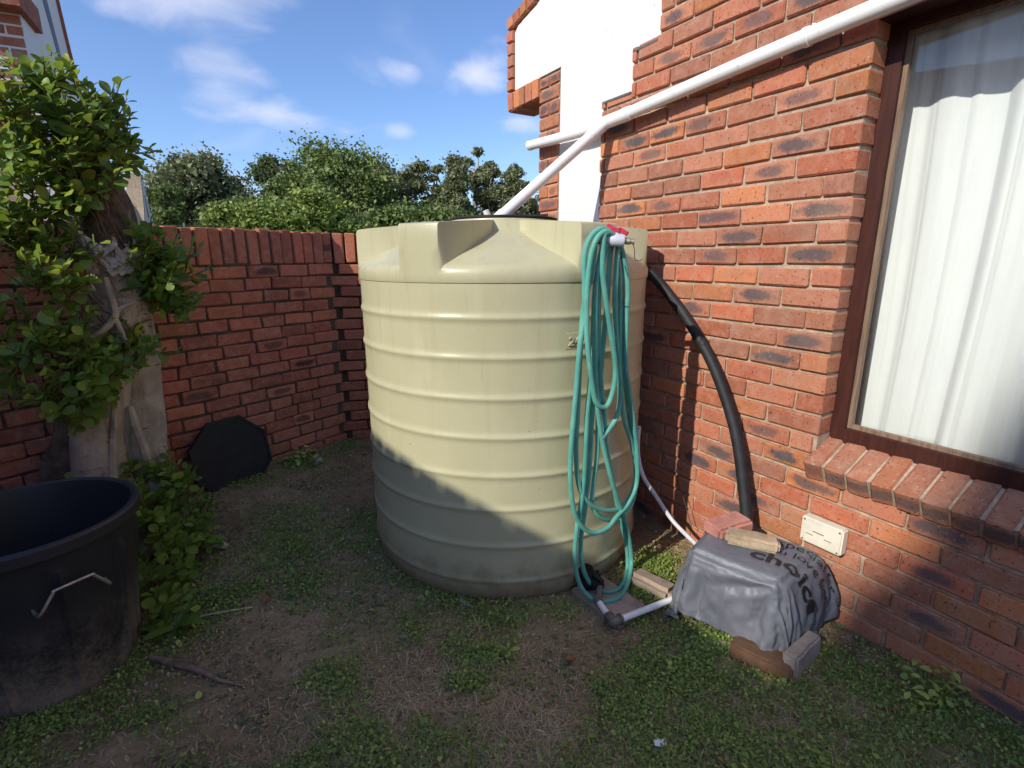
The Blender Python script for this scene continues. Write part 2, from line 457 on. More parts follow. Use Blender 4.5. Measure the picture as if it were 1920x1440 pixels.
def bark_mat():
    t = NT('fig_bark'); c = t.coord()
    n = t.noise(c, 7, 6, .6, .5); n2 = t.noise(t.vmath('MULTIPLY', c, (3, 3, 15)), 2.6, 5, .65, .6); n3 = t.noise(c, 60, 4)
    n4 = t.noise(t.vmath('MULTIPLY', c, (9, 9, 1.3)), 3.0, 5, .6)
    col = t.mix(t.ramp(n, .3, .7), (.29, .235, .175), (.46, .39, .30))
    col = t.mix(t.ramp(n4, .5, .72, 0, .6), col, (.13, .095, .075))
    col = t.mix(t.ramp(n2, .61, .68, 0, .75), col, (.075, .055, .042))
    h = t.math('ADD', t.math('MULTIPLY', n2, .5), t.math('ADD', t.math('MULTIPLY', n, .8), t.math('MULTIPLY', n3, .25)))
    return t.done(t.bsdf(col, .85, t.bump(h, .6, .02), Specular_IOR_Level=.25))
M_bark = bark_mat()
M_oldbark = simple('dark_bark', (.105, .08, .058), .9, .4, 14, .8, .2, 0, 40, .02)
M_twig = simple('twig', (.13, .075, .042), .8, .3, 30)
M_cut = simple('torn_wood', (.50, .43, .38), .85, .35, 18, .8, .2, 0, 60, .015)

def soil_mat():
    t = NT('soil'); c = t.coord()
    n = t.noise(c, 1.4, 6, .62, .3); n2 = t.noise(c, 16, 6, .65); n3 = t.noise(c, 90, 4, .7); n4 = t.noise(c, 320, 2)
    col = t.mix(t.ramp(n, .36, .64), (.245, .172, .098), (.40, .295, .172))
    col = t.mix(t.ramp(n2, .44, .74, 0, .7), col, (.125, .095, .055))
    col = t.mix(t.ramp(n3, .60, .78, 0, .55), col, (.30, .23, .16))
    col = t.mix(t.ramp(n4, .70, .77, 0, .55), col, (.46, .40, .32))
    col = t.mix(t.ramp(t.noise(c, 3.6, 5, .6), .52, .7, 0, .6), col, (.15, .16, .065))
    h = t.math('ADD', t.math('MULTIPLY', n2, 1.0), t.math('ADD', t.math('MULTIPLY', n3, .5), t.math('MULTIPLY', n4, .12)))
    return t.done(t.bsdf(col, .95, t.bump(h, .75, .03), Specular_IOR_Level=.15))
M_soil = soil_mat()

def bin_mat():
    t = NT('bin_plastic'); c = t.coord(); sep = t.new('ShaderNodeSeparateXYZ'); t.l.new(c, sep.inputs[0])
    n = t.noise(c, 6, 6, .65); n2 = t.noise(c, 70, 4, .7)
    dust = t.math('MULTIPLY', t.ramp(sep.outputs[2], .42, .06, .0, .85), t.ramp(t.math('ADD', t.math('MULTIPLY', n, .6), t.math('MULTIPLY', n2, .4)), .36, .66))
    col = t.mix(dust, (.020, .022, .026), (.25, .21, .17))
    col = t.mix(t.ramp(n2, .64, .74, 0, .25), col, (.07, .068, .065))
    return t.done(t.bsdf(col, .5, t.bump(n2, .12, .003), Specular_IOR_Level=.4))
M_bin = bin_mat()

def bag_mat():
    t = NT('grey_plastic_bag'); c = t.coord(); n = t.noise(c, 5, 5); n2 = t.noise(c, 26, 5, .6, .4)
    col = t.mix(t.ramp(n, .35, .7), (.110, .118, .142), (.155, .164, .190))
    col = t.mix(t.ramp(n2, .58, .8, 0, .4), col, (.21, .20, .18))
    return t.done(t.bsdf(col, .47, t.bump(t.math('ADD', n2, t.math('MULTIPLY', t.noise(c, 9, 4, .6, 1.0), 1.2)), .18, .012), Specular_IOR_Level=.45))
M_bag = bag_mat()
M_ink = simple('black_print', (.012, .012, .016), .5, .1)
M_paper = simple('scrap_paper', (.78, .78, .76), .8, .05)

def roof_mat():
    t = NT('roof_tile'); c = t.coord(); n = t.noise(c, 5, 5)
    return t.done(t.bsdf(t.mix(t.ramp(n, .3, .7), (.30, .085, .05), (.42, .14, .08)), .85, t.bump(t.noise(c, 30, 4), .4, .01)))
M_rooftile = roof_mat()

def tree_mat(name, dark, light, hi):
    t = NT(name); c = t.coord(); rnd = t.new('ShaderNodeNewGeometry').outputs['Random Per Island']
    col = t.mix(t.ramp(rnd, 0, .75), dark, light); col = t.mix(t.ramp(rnd, .82, 1.0), col, hi)
    col = t.mix(t.ramp(t.noise(c, .55, 3), .42, .66, 0, .55), col, hi)
    b = t.bsdf(col, .6, Specular_IOR_Level=.3); tr = t.new('ShaderNodeBsdfTranslucent'); t.put(tr.inputs[0], col)
    mx = t.new('ShaderNodeMixShader'); mx.inputs[0].default_value = .22; t.l.new(b, mx.inputs[1]); t.l.new(tr.outputs[0], mx.inputs[2])
    return t.done(mx.outputs[0])
M_gum = tree_mat('gum_foliage', (.090, .120, .050), (.195, .220, .098), (.29, .295, .145))
M_shrub = tree_mat('bright_foliage', (.085, .140, .026), (.19, .26, .052), (.30, .36, .085))
M_dark = tree_mat('dark_foliage', (.050, .080, .028), (.115, .155, .055), (.19, .22, .085))
M_acacia = tree_mat('acacia_foliage', (.070, .115, .030), (.16, .22, .055), (.25, .30, .085))
M_palebark = simple('pale_bark', (.34, .29, .23), .9, .25, 3)
M_treebark = simple('grey_bark', (.13, .10, .075), .9, .3, 3)
M_fence = simple('green_wire', (.04, .10, .08), .6)

# ------------------------------------------------------------------ ground
def ground_z(x, y):
    def ss(a, b, v):
        t_ = min(1, max(0, (v - a) / (b - a))); return t_ * t_ * (3 - 2 * t_)
    z = .07 * ss(-1.2, -2.0, x) * ss(2.4, 3.2, y)
    z += .018 * mnoise.noise(Vector((x * 1.3, y * 1.3, 0))) + .007 * mnoise.noise(Vector((x * 6, y * 6, 3)))
    z += .004 * mnoise.noise(Vector((x * 21, y * 21, 7)))
    if math.hypot(x, y) > 9: z *= .2
    return z
def axis(lo, hi, step, far):
    a = list(np.arange(lo, hi + 1e-6, step)); d = step
    L, H = [], []
    p = lo
    while p > -far: d *= 1.35; p -= d; L.append(p)
    d = step; p = hi
    while p < far: d *= 1.35; p += d; H.append(p)
    return L[::-1] + a + H
gx, gy = axis(-3.2, 2.2, .03, 900), axis(.7, 4.8, .03, 900)
gv = np.array([(x, y, ground_z(x, y)) for y in gy for x in gx])
nx, ny = len(gx), len(gy)
ii = (np.arange(ny - 1)[:, None] * nx + np.arange(nx - 1)[None, :]).ravel()
ground = np_mesh('ground', gv, np.stack([ii, ii + 1, ii + nx + 1, ii + nx], 1), M_soil, smooth=True)
tag(ground, 'bare brown soil patched with clover and dry grass', kind='structure')

# ------------------------------------------------------------------ bricks
def brick_meshes(name, lx, ly, lz, mat, n=6, bev=.006, jit=.0016, seed=0):
    out = []; r = random.Random(seed)
    for i in range(n):
        bm = bmesh.new(); bmesh.ops.create_cube(bm, size=1)
        for v in bm.verts:
            v.co = Vector((v.co.x * lx, v.co.y * ly, v.co.z * lz)) + Vector([r.uniform(-jit, jit) * 1.5 for _ in range(3)])
        bmesh.ops.bevel(bm, geom=list(bm.edges), offset=bev, segments=1, affect='EDGES')
        for v in bm.verts: v.co += Vector([r.uniform(-jit, jit) for _ in range(3)])
        me = bpy.data.meshes.new(name); bm.to_mesh(me); bm.free(); me.materials.append(mat)
        out.append(me)
    return out

class BrickSet:
    """bricks of one wall: the ones that show largest become parts, the rest one joined part"""
    def __init__(s, parent, meshes, dims, mat_j, flash=.25, limit=300, name='brick'):
        s.parent, s.meshes, s.dims, s.mat_j, s.flash, s.limit, s.name, s.items = parent, meshes, dims, mat_j, flash, limit, name, []
    def add(s, loc, size, rot=(0, 0, 0)):
        s.items.append((Vector(loc), size, rot))
    def finish(s):
        bpy.context.view_layer.update()
        mw = s.parent.matrix_world; sc = []
        for it in s.items:
            w = mw @ it[0]; q = project(w)
            score = 0
            if q and in_frame(w, 40): score = it[1][0] * it[1][2] / q[2] ** 2
            sc.append(score)
        order = sorted(range(len(s.items)), key=lambda i: -sc[i])
        rest = MBJ = MB(); r = random.Random(5)
        for rank, i in enumerate(order):
            loc, size, rot = s.items[i]
            loc = loc + Vector((0, r.uniform(-.002, .0025), r.uniform(-.0015, .0015)))
            rr = tuple(a + r.uniform(-.006, .006) for a in rot)
            if rank < s.limit and sc[i] > 0:
                o = bpy.data.objects.new(s.name, r.choice(s.meshes)); COL.objects.link(o); o.parent = s.parent
                o.location = loc; o.rotation_euler = rr
                flip = r.choice((1, -1))
                o.scale = (size[0] / s.dims[0], size[1] / s.dims[1], size[2] / s.dims[2])
                if flip < 0 and abs(rot[0]) + abs(rot[1]) + abs(rot[2]) < .01: o.rotation_euler = (rr[0], rr[1] + math.pi, rr[2])
                fl = r.uniform(.65, 1.0) if r.random() < s.flash else r.choice((0, 0, 0, .15))
                o.color = (r.random(), fl, r.random(), 1)
            else:
                rest.box(loc, size, Euler(rr).to_matrix())
        if rest.v:
            o = rest.build(s.name + '_mass', s.mat_j, s.parent); o['kind'] = 'stuff'

# ------------------------------------------------------------------ house wall
# house frame: local x = -s (to the right along the wall), local y = depth into the wall, z up
YAW = -0.5409056
HN = Vector((math.cos(YAW), -math.sin(YAW), 0)); HU = Vector((math.sin(YAW), math.cos(YAW), 0)); HD = 2.10841
house = empty('brick_house', HN * HD, math.atan2(-math.cos(YAW), -math.sin(YAW)),
              'red brick house wall with a white plaster gable strip, large window and brick sill', 'house')
def HW(s, off, z): return HN * (HD - off) + HU * s + Vector((0, 0, z))
COURSE, PITCHB = .0852, .232
WIN_S0, WIN_S1, WIN_Z0, WIN_Z1 = -.45, 1.078, .742, 2.295
core = MB()
def hbox(mb, s0, s1, d0, d1, z0, z1): mb.box((-(s0 + s1) / 2, (d0 + d1) / 2, (z0 + z1) / 2), (s1 - s0, d1 - d0, z1 - z0))
CF = .014
hbox(core, -7.0, WIN_S0 - .004, CF, .23, -.3, 3.9)
hbox(core, WIN_S0 - .004, WIN_S1 + .006, CF, .23, -.3, .60)
hbox(core, WIN_S0 - .004, WIN_S1 + .006, CF, .23, WIN_Z1 + .006, 3.9)
hbox(core, WIN_S1 + .006, 2.092, CF, .23, -.3, 3.9)
hbox(core, 2.092, 2.271, CF, .23, -.3, 2.530)
hbox(core, 2.271, 2.505, CF, .23, -.3, 2.336)
hbox(core, 2.092, 2.271, .03, .23, 2.530, 3.9)
hbox(core, 2.271, 2.505, .03, .23, 2.336, 3.9)
hbox(core, 2.505, 2.93, .03, .23, -.3, 3.9)
hbox(core, 2.93, 3.139, CF, .23, -.3, 2.62)
core.build('mortar_bed', M_mortar, house)
def fn_h(a, b, d): return (-a, d, b)
gb = MB()
GABLE = [(2.93, 2.622), (3.139, 2.62), (3.145, 2.512), (3.556, 2.512), (3.556, 3.03), (3.50, 3.075), (3.22, 3.14), (3.05, 3.25), (2.96, 3.42), (2.93, 3.9)]
gb.prism(GABLE, .03, .23, fn_h); gb.build('gable_wing', M_mortar, house)
pl = MB()
PLAS = [(2.508, -.05), (2.927, -.05), (2.927, 2.625), (3.477, 2.640), (3.477, 3.0), (3.43, 3.035), (3.2, 3.075), (3.02, 3.16), (2.90, 3.34), (2.86, 3.9),
        (2.093, 3.9), (2.093, 2.532), (2.272, 2.530), (2.272, 2.338), (2.508, 2.336)]
# plaster panel, built in butted slabs so that every face stays simple
def slab(poly): pl.prism(poly, .016, .0295, fn_h)
slab([(2.508, -.05), (2.927, -.05), (2.927, 2.336), (2.508, 2.336)])
slab([(2.272, 2.3362), (2.927, 2.3362), (2.927, 2.530), (2.272, 2.530)])
slab([(2.093, 2.5302), (2.927, 2.5302), (2.927, 2.640), (2.093, 2.640)])
slab([(2.093, 2.6402), (3.477, 2.6402), (3.477, 3.0), (3.43, 3.035), (3.2, 3.075), (3.02, 3.16), (2.90, 3.34), (2.86, 3.9), (2.093, 3.9)])
pl.build('plaster_panel', M_plaster, house)
bounce_panel = MB(); bounce_panel.prism([(-5.6, .0), (-3.0, .0), (-3.0, 3.6), (-5.6, 3.6)], -.012, .012, fn_h); bounce_panel.build('plaster_panel', M_plaster, house)  # white panel added out of view to bounce sunlight into the shade
# thin dark grey ledges under the stepped plaster
lg = MB()
hbox(lg, 2.275, 2.50, -.003, .02, 2.326, 2.337); hbox(lg, 2.096, 2.268, -.003, .02, 2.519, 2.531)
lg.build('mortar_ledge', M_grey_fit, house)

hbm = brick_meshes('brick', .222, .10, .0735, M_hbrick, 8, seed=3)
HBS = BrickSet(house, hbm, (.222, .10, .0735), M_hbrick_j, .24)
def split_row(k):
    zb = 2.125 - COURSE * k; z0, z1 = zb + .0058, zb + COURSE - .0058; zm = (z0 + z1) / 2
    # allowed intervals: (s0, s1, ztop)
    iv = []
    right_lim = 2.505 if z1 < 2.34 else (2.27 if zm < 2.53 else 2.09)
    spans = [(-6.95, right_lim)]
    if z0 < 2.336 < z1: spans = [(-6.95, 2.27)]; iv.append((2.27, 2.503, 2.330))
    if z0 < 2.53 < z1 and zm >= 2.53: iv.append((2.095, 2.27, 2.522))
    for a, b in spans:
        if zm < .57 or zm > WIN_Z1: iv.append((a, b, z1))
        elif zm < WIN_Z0: iv.append((1.10, b, z1)); iv.append((a, WIN_S0 - .02, z1))
        else: iv.append((WIN_S1, b, z1)); iv.append((a, WIN_S0, z1))
    if zm < 2.60: iv.append((2.932, 3.145, min(z1, 2.612)))
    return z0, iv
for k in range(-19, 27):
    z0, iv = split_row(k)
    if z0 > 3.7: continue
    for a, b, z1 in iv:
        if z1 - z0 < .018: continue
        if a > 2.9:
            js = [a, (a + b) / 2, b] if k % 2 else [a, b]
        else:
            org = WIN_S1 + (0 if k % 2 == 0 else -.116)
            n0 = math.ceil((a - org) / PITCHB + 1e-6); js = [a]
            s_ = org + n0 * PITCHB
            while s_ < b - 1e-6: js.append(s_); s_ += PITCHB
            js.append(b)
        for q in range(len(js) - 1):
            l0 = js[q] + (.005 if q else 0); l1 = js[q + 1] - (.005 if q < len(js) - 2 else 0)
            if l1 - l0 < .022: continue
            if l1 - l0 > .17: l0 += random.uniform(-.003, .003)
            HBS.add((-(l0 + l1) / 2, .05, (z0 + z1) / 2), (l1 - l0, .10, z1 - z0))
# gable wing borders
for i in range(5):
    z = 2.645 + i * .0765; HBS.add((-3.5185, .07, z + .036), (.075, .15, .070))
for i in range(5):
    s_ = 3.15 + i * .0815; HBS.add((-(s_ + .0375), .11, 2.572), (.073, .232, .124))
edge = [(3.54, 3.05), (3.22, 3.115), (3.05, 3.22), (2.95, 3.36), (2.91, 3.6), (2.90, 3.9)]
for i in range(len(edge) - 1):
    a, b = Vector(edge[i]), Vector(edge[i + 1]); L = (b - a).length; n = max(1, int(round(L / .083)))
    for q in range(n):
        p = a.lerp(b, (q + .5) / n); ang = math.atan2(b.y - a.y, -(b.x - a.x))
        nrm = Vector((-(b - a).y, (b - a).x)).normalized(); nrm = nrm if nrm.y > -.2 and nrm.x > -.5 else -nrm
        HBS.add((-(p.x), .07, p.y + .01), (L / n - .009, .16, .075), (0, -ang, 0))
HBS.finish()

# brick sill: rowlock bricks sloping out
TILT = R(27)
sb = brick_meshes('sill_brick', .0745, .215, .095, M_hbrick, 5, bev=.007, jit=.002, seed=9)
bed = MB(); r9 = random.Random(4)
for i in range(19):
    s_ = 1.098 - .0372 - i * .0835
    c = Vector((0, 0, 0))
    # front top edge at depth -.05, z .662 ; brick axis rises into the wall
    ax = Vector((0, math.cos(TILT), math.sin(TILT))); nz_ = Vector((0, -math.sin(TILT), math.cos(TILT)))
    ftop = Vector((-s_, -.052, .664)); ctr = ftop + ax * .1075 - nz_ * .0475
    o = link('sill_brick', r9.choice(sb), None, house, ctr, (TILT + r9.uniform(-.012, .012), r9.uniform(-.01, .01), r9.uniform(-.012, .012)))
    o.color = (.35 + r9.random() * .45, r9.choice((.3, .5, .7, .8)), r9.random() * .35, 1)
ctrm = Vector((-(1.098 - 19 * .0835 / 2), -.052, .664)) + Vector((0, math.cos(TILT), math.sin(TILT))) * .11 - Vector((0, -math.sin(TILT), math.cos(TILT))) * .05
bed.box(ctrm, (19 * .0835 - .02, .205, .083), Matrix.Rotation(TILT, 3, 'X')); bed.build('sill_mortar', M_mortar, house)

# window
ln_ = MB(); hbox(ln_, WIN_S0 - .0035, 1.0835, .012, .165, 2.2705, 2.2995); ln_.build('lintel', M_frame, house)
fr = MB()
FD0, FD1 = .098, .158; FZ0, FZ1 = .748, 2.270
hbox(fr, 1.028, 1.0835, .1005, FD1, FZ0, FZ1); hbox(fr, WIN_S0 - .0035, WIN_S0 + .05, FD0, FD1, FZ0, FZ1)
hbox(fr, WIN_S0 + .0502, 1.0278, FD0 + .001, FD1, FZ0, .796); hbox(fr, WIN_S0 + .0502, 1.0278, FD0 + .001, FD1, 2.240, FZ1)
win = fr.build('window', M_frame, house)
bd = MB()
hbox(bd, 1.012, 1.0278, .118, .140, .7965, 2.2395); hbox(bd, WIN_S0 + .0505, WIN_S0 + .066, .118, .140, .7965, 2.2395)
hbox(bd, WIN_S0 + .0662, 1.0118, .118, .140, .7965, .812); hbox(bd, WIN_S0 + .0662, 1.0118, .118, .140, 2.2245, 2.2395)
bd.build('bead', M_bead, win)
pn = MB(); hbox(pn, WIN_S0 + .0505, 1.0275, .1405, .1455, .797, 2.239); pn.build('pane', M_glass, win)
fs = MB(); hbox(fs, WIN_S0 + .002, 1.076, .1, .16, .722, .7475); hbox(fs, WIN_S0 - .003, 1.083, .125, .23, .60, .7215); fs.build('frame_packing', M_frame, win)
rm = MB()
hbox(rm, -.75, 1.4, 1.3, 1.32, .2, 2.7); hbox(rm, -.77, -.75, .235, 1.3, .2, 2.7); hbox(rm, 1.4, 1.42, .235, 1.3, .2, 2.7)
hbox(rm, -.77, 1.42, .235, 1.3, .18, .198); hbox(rm, -.77, 1.42, .235, 1.3, 2.702, 2.72)
rm.build('room_lining', M_room, house)
# curtain, hung inside
rows = []; NX = 420
rc = random.Random(8)
ph = [rc.uniform(0, 6.28) for _ in range(6)]
for j in range(27):
    z = .72 + 1.60 * j / 26; row = []; tz = j / 26
    for i in range(NX + 1):
        s_ = WIN_S0 - .06 + (1.115 - WIN_S0 + .06) * i / NX
        w = s_ + .035 * math.sin(2.3 * tz + s_ * 5 + ph[5]) * (1 - tz) + .012 * (1 - tz)
        dd = .012 * math.sin(w * 31 + ph[0]) + .006 * math.sin(w * 57 + ph[1] + .8 * tz) + .0016 * math.sin(w * 113 + ph[2])
        dd += .016 * math.sin(w * 19 + ph[3])
        dd = dd + .010 * abs(math.sin(w * 14 + ph[4])) + .007 * (1 - abs(math.sin(w * 17 + .6 * math.sin(w * 9)))) ** 5 + .004 * (1 - abs(math.sin(w * 41 + 1.1 * math.sin(w * 7)))) ** 4
        row.append(HW(s_, -(.285 + dd * (1.0 - .15 * tz)), z))
    rows.append(row)
cm = MB().quadgrid(rows)
cur = cm.build('curtain', M_curtain, None, smooth=True, angle=80)
md = cur.modifiers.new('solid', 'SOLIDIFY'); md.thickness = .0012
tag(cur, 'white sheer curtain hanging in folds behind the brown framed window', 'curtain')

# ------------------------------------------------------------------ garden wall
GA = 0.98061486; GU = Vector((math.cos(GA), math.sin(GA), 0)); GN = Vector((-math.sin(GA), math.cos(GA), 0)); GD = 3.414954
gwall = empty('garden_wall', GN * GD, GA, 'weathered red brick garden wall with an upright brick coping, running behind the fig tree', 'wall')
# local x along the wall, y away from the viewer
BEND = 2.632
g_core = MB(); g_core.box((-.3 + BEND / 2 - .01, .062, .6485), (BEND + .6 - .02, .096, 1.597)); g_core.box((BEND - .015, .066, .6485), (.13, .086, 1.596)); g_core.build('mortar_bed', M_gmortar, gwall)
gbm = brick_meshes('brick', .222, .10, .0735, M_gbrick, 8, jit=.0026, seed=21)
GBS = BrickSet(gwall, gbm, (.222, .10, .0735), M_gbrick_j, .10)
rg = random.Random(31)
for k in range(20):
    zb = 1.4416 - .085 * (k + 1); x = BEND - (.065 if k % 2 else .0)
    first = True
    while x > -.6:
        L = rg.choice((.226, .226, .226, .222, .19, .17) if not first else (.222,))
        first = False
        sag = .004 * math.sin(x * 3 + k)
        GBS.add((x - L / 2, .05 + rg.uniform(-.004, .004), zb + .0425 + sag), (L - .006 - rg.uniform(0, .004), .10, .0745 + rg.uniform(-.003, .002)))
        x -= L + .004
GBS.finish()
gcm = brick_meshes('coping_brick', .0735, .11, .225, M_gbrick, 6, jit=.0028, seed=22)
CBS = BrickSet(gwall, gcm, (.0735, .11, .225), M_gbrick_j, .12, name='coping_brick')
x = BEND + .0
i = 0
while x > -.55:
    w = .0735 + rg.uniform(-.004, .004)
    CBS.add((x - w / 2, .056 + rg.uniform(-.004, .004), 1.448 + .1125 + rg.uniform(-.003, .004)), (w, .11, .225 + rg.uniform(-.004, .003)), (0, rg.uniform(-.012, .012), 0))
    x -= w + .0095
CBS.finish()
cap = MB(); cap.box((-.3 + BEND / 2, .058, 1.548), (BEND + .5, .09, .205)); cap.build('coping_mortar', M_gmortar, gwall)

# second leg of the garden wall, turning towards the house behind the tank
A2 = R(17.0); P2 = GN * GD + GU * BEND
gwall2 = empty('garden_wall', P2, A2, 'short return of the brick garden wall with toothed corner joint, behind the water tank', 'wall')
c2 = MB(); c2.box((.73, .09, .6485), (1.66, .09, 1.597)); c2.build('mortar_bed', M_gmortar, gwall2)
GB2 = BrickSet(gwall2, gbm, (.222, .10, .0735), M_gbrick_j, .10)
for k in range(18):
    zb = 1.4416 - .085 * (k + 1); x = .040 if k % 2 == 0 else -.052
    while x < 1.5:
        GB2.add((x + .111, .058 + rg.uniform(-.004, .004), zb + .0425), (.222, .10, .0735)); x += .232
GB2.finish()
CB2 = BrickSet(gwall2, gcm, (.0735, .11, .225), M_gbrick_j, .12, name='coping_brick')
x = .012
while x < 1.5:
    CB2.add((x + .037, .062 + rg.uniform(-.004, .004), 1.448 + .1125 + rg.uniform(-.003, .003)), (.074, .11, .225), (0, rg.uniform(-.01, .01), 0)); x += .085
CB2.finish()
cap2 = MB(); cap2.box((.73, .09, 1.548), (1.6, .06, .205)); cap2.build('coping_mortar', M_gmortar, gwall2)

# ------------------------------------------------------------------ water tank
TC = Vector((-.04, 2.70, 0)); TR_ = .72
tank = empty('water_tank', TC, 0, 'large beige ribbed plastic rainwater tank standing by the brick house wall', 'water tank')
def rib(z): return z
prof = [(.665, -.03), (.690, .0), (.700, .03)]
RIBS = [.104, .273, .4455, .597, .765, .931, 1.097, 1.254]
for i, z in enumerate(RIBS):
    prof += [(.7055, z - .034), (.706, z - .024), (.7078, z - .013), (.7112, z - .006), (.7125, z), (.7112, z + .006), (.7078, z + .013), (.706, z + .024), (.7057, z + .034)]
    zn = RIBS[i + 1] if i + 1 < len(RIBS) else 1.385
    if zn - z > .07: prof.append((.706, (z + zn) / 2))
prof += [(.7065, 1.379), (.7065, 1.3865), (.7105, 1.3885), (.7130, 1.398), (.7135, 1.42)]
NSEC = 6
# angular nodes: each sector centred on a trough, lug walls steep
CEN = [-27 + 30 + 60 * i for i in range(NSEC)]  # trough centres in degrees from the camera side
def halfw(r):  # trough half angle
    t_ = max(0, min(1, (r - .34) / (.72 - .34))); return 9.5 + (22.3 - 9.5) * t_ ** 1.15
nodes = []
for c in CEN:
    for q in (-1, -.86, -.6, -.3, 0, .3, .6, .86, 1): nodes.append(('T', c, q))
    for q in (0, .25, .5, .75, 1): nodes.append(('L', c, q))
def ang_of(nd, r):
    k, c, q = nd; h = halfw(r)
    if k == 'T': return c + q * h
    a0, a1 = c + h + .55, c + 60 - h - .55
    return a0 + (a1 - a0) * q
def tp(r, z, a): return (r * math.sin(R(a)), -r * math.cos(R(a)), z)
rowsT = []
for r_, z_ in prof: rowsT.append([tp(r_, z_, ang_of(nd, .72)) for nd in nodes])
def top_floor(r): return 1.462 + (.70 - r) / .36 * .140 if r <= .70 else 1.462
rings = [(.7135, 1.435, .7110, 1.433), (.7135, 1.50, .7060, 1.444), (.7130, 1.56, .698, 1.4535), (.7120, 1.602, .688, 1.4595), (.7085, 1.6105, .672, 1.467), (.698, 1.6150, .655, 1.4755)]
for lr, lz, tr, tz in rings:
    rowsT.append([tp(tr, tz, ang_of(nd, min(tr, .72))) if nd[0] == 'T' else tp(lr, lz, ang_of(nd, min(lr, .72))) for nd in nodes])
for r_ in (.62, .57, .52, .47, .42, .38, .352):
    row = []
    for nd in nodes:
        if nd[0] == 'T':
            z = top_floor(r_) + .014 * math.sin(math.pi * min(1, (.70 - r_) / .35)) * (1 - nd[2] ** 2)
            row.append(tp(r_, z, ang_of(nd, r_)))
        else: row.append(tp(r_ + .01, 1.615 + .028 * ((.70 - r_) / .36), ang_of(nd, r_)))
    rowsT.append(row)
for r_, z_ in ((.335, 1.6435), (.32, 1.645), (.29, 1.646), (.275, 1.6465)):
    rowsT.append([tp(r_, z_, ang_of(nd, .34)) for nd in nodes])
for r_, z_ in ((.268, 1.650), (.266, 1.656), (.255, 1.658), (.0, 1.660)):
    rowsT.append([tp(r_, z_, ang_of(nd, .34)) for nd in nodes])
tb = MB().quadgrid(rowsT, closed_v=True)
tbody = tb.build('tank_body', M_tank, tank, smooth=True, angle=38)
# lid: dark ring, cover and hinge block
ld = MB(); ld.lathe([(.0, 1.6595), (.262, 1.6595), (.268, 1.661), (.268, 1.668), (.256, 1.671), (.24, 1.670), (.22, 1.672), (.0, 1.676)], seg=48)
lid = ld.build('lid', M_blackplastic, tank, smooth=True)
hb = MB(); hb.box((.165, .10, 1.685), (.12, .09, .022)); hb.build('lid_hinge', M_blackplastic, lid)
# embossed plate with the capacity number
def text_mesh(body, size, extrude, bold=False):
    cu = bpy.data.curves.new('text', 'FONT'); cu.body = body; cu.size = size; cu.extrude = extrude; cu.resolution_u = 3
    if bold: cu.offset = size * .022
    cu.align_x = 'LEFT'
    o = bpy.data.objects.new('text', cu); COL.objects.link(o); bpy.context.view_layer.update()
    dg = bpy.context.evaluated_depsgraph_get(); me = bpy.data.meshes.new_from_object(o.evaluated_get(dg))
    bpy.data.objects.remove(o); return me
tm = text_mesh('2400', .052, .004, True)
a0, zc = 21.9, 1.140
for v in tm.vertices:
    a = R(a0) + v.co.x / .708 + v.co.y * .18; rr = .7065 + v.co.z + .0035
    z = zc + v.co.y * .95; v.co = (rr * math.sin(a), -rr * math.cos(a), z)
link('capacity_number', tm, M_tank, tank)
pt = MB(); rowsP = []
for z, dr in ((1.122, 0), (1.125, .0042), (1.188, .0042), (1.191, 0)):
    rowsP.append([tp(.7035 + dr, z, a0 - .7 + 11.6 * i / 12) for i in range(13)])
pt.quadgrid(rowsP); pt.build('number_plate', M_tank, tank)
# tank outlet: black flange and valve at the foot
az = R(31); od = Vector((math.sin(az), -math.cos(az), 0)); oc = od * .70 + Vector((0, 0, .075))
ob = MB()
ob.lathe([(.0, 0), (.052, 0), (.052, .018), (.036, .022), (.036, .05), (.045, .053), (.045, .075), (.026, .08), (.026, .12), (.0, .12)], c=oc, seg=20, axis=od)
for k in range(8):
    a = 2 * math.pi * k / 8; sd = od.cross(Vector((0, 0, 1))); ob.box(oc + od * .064 + (sd * math.cos(a) + Vector((0, 0, 1)) * math.sin(a)) * .045, (.012, .012, .012))
ob.build('tank_outlet', M_blackplastic, tank, smooth=True)
vl = MB(); vl.box(oc + od * .10 + Vector((0, 0, .035)), (.02, .07, .012), Matrix.Rotation(az, 3, 'Z')); vl.build('valve_lever', M_blackplastic, tank)

# ------------------------------------------------------------------ rain pipe on the wall
rp = empty('rain_pipe', HW(1.7, .06, 2.2), 0, 'white plastic rain pipe along the brick wall with a branch dropping into the tank lid', 'pipe')
def part_w(mb, name, mat, parent, **kw):
    o = mb.build(name, mat, None, **kw); o.parent = parent
    bpy.context.view_layer.update(); o.matrix_parent_inverse = parent.matrix_world.inverted(); return o
JN = HW(2.40, .062, 2.199)
t = MB(); t.tube([HW(.35, .058, 2.318), HW(1.312, .058, 2.268), HW(1.744, .058, 2.243), HW(2.30, .06, 2.206)], .0305, 20, 3); part_w(t, 'pipe', M_pvc, rp, smooth=True)
t = MB(); t.tube([HW(2.31, .06, 2.2055), HW(2.58, .06, 2.196), HW(3.16, .058, 2.217)], .0300, 20, 3); part_w(t, 'pipe', M_pvc, rp, smooth=True)
t = MB(); t.lathe([(.0, .0), (.026, .0), (.033, .006), (.033, .03), (.031, .03)], c=HW(3.175, .058, 2.2178), seg=20, axis=-HU); part_w(t, 'end_cap', M_pvc, rp, smooth=True)
LIDP = Vector((-.085, 2.86, 1.668))
drc = (LIDP - JN).normalized()
t = MB(); t.tube([JN + drc * .02, LIDP], .0298, 20, 1); part_w(t, 'branch_pipe', M_pvc, rp, smooth=True)
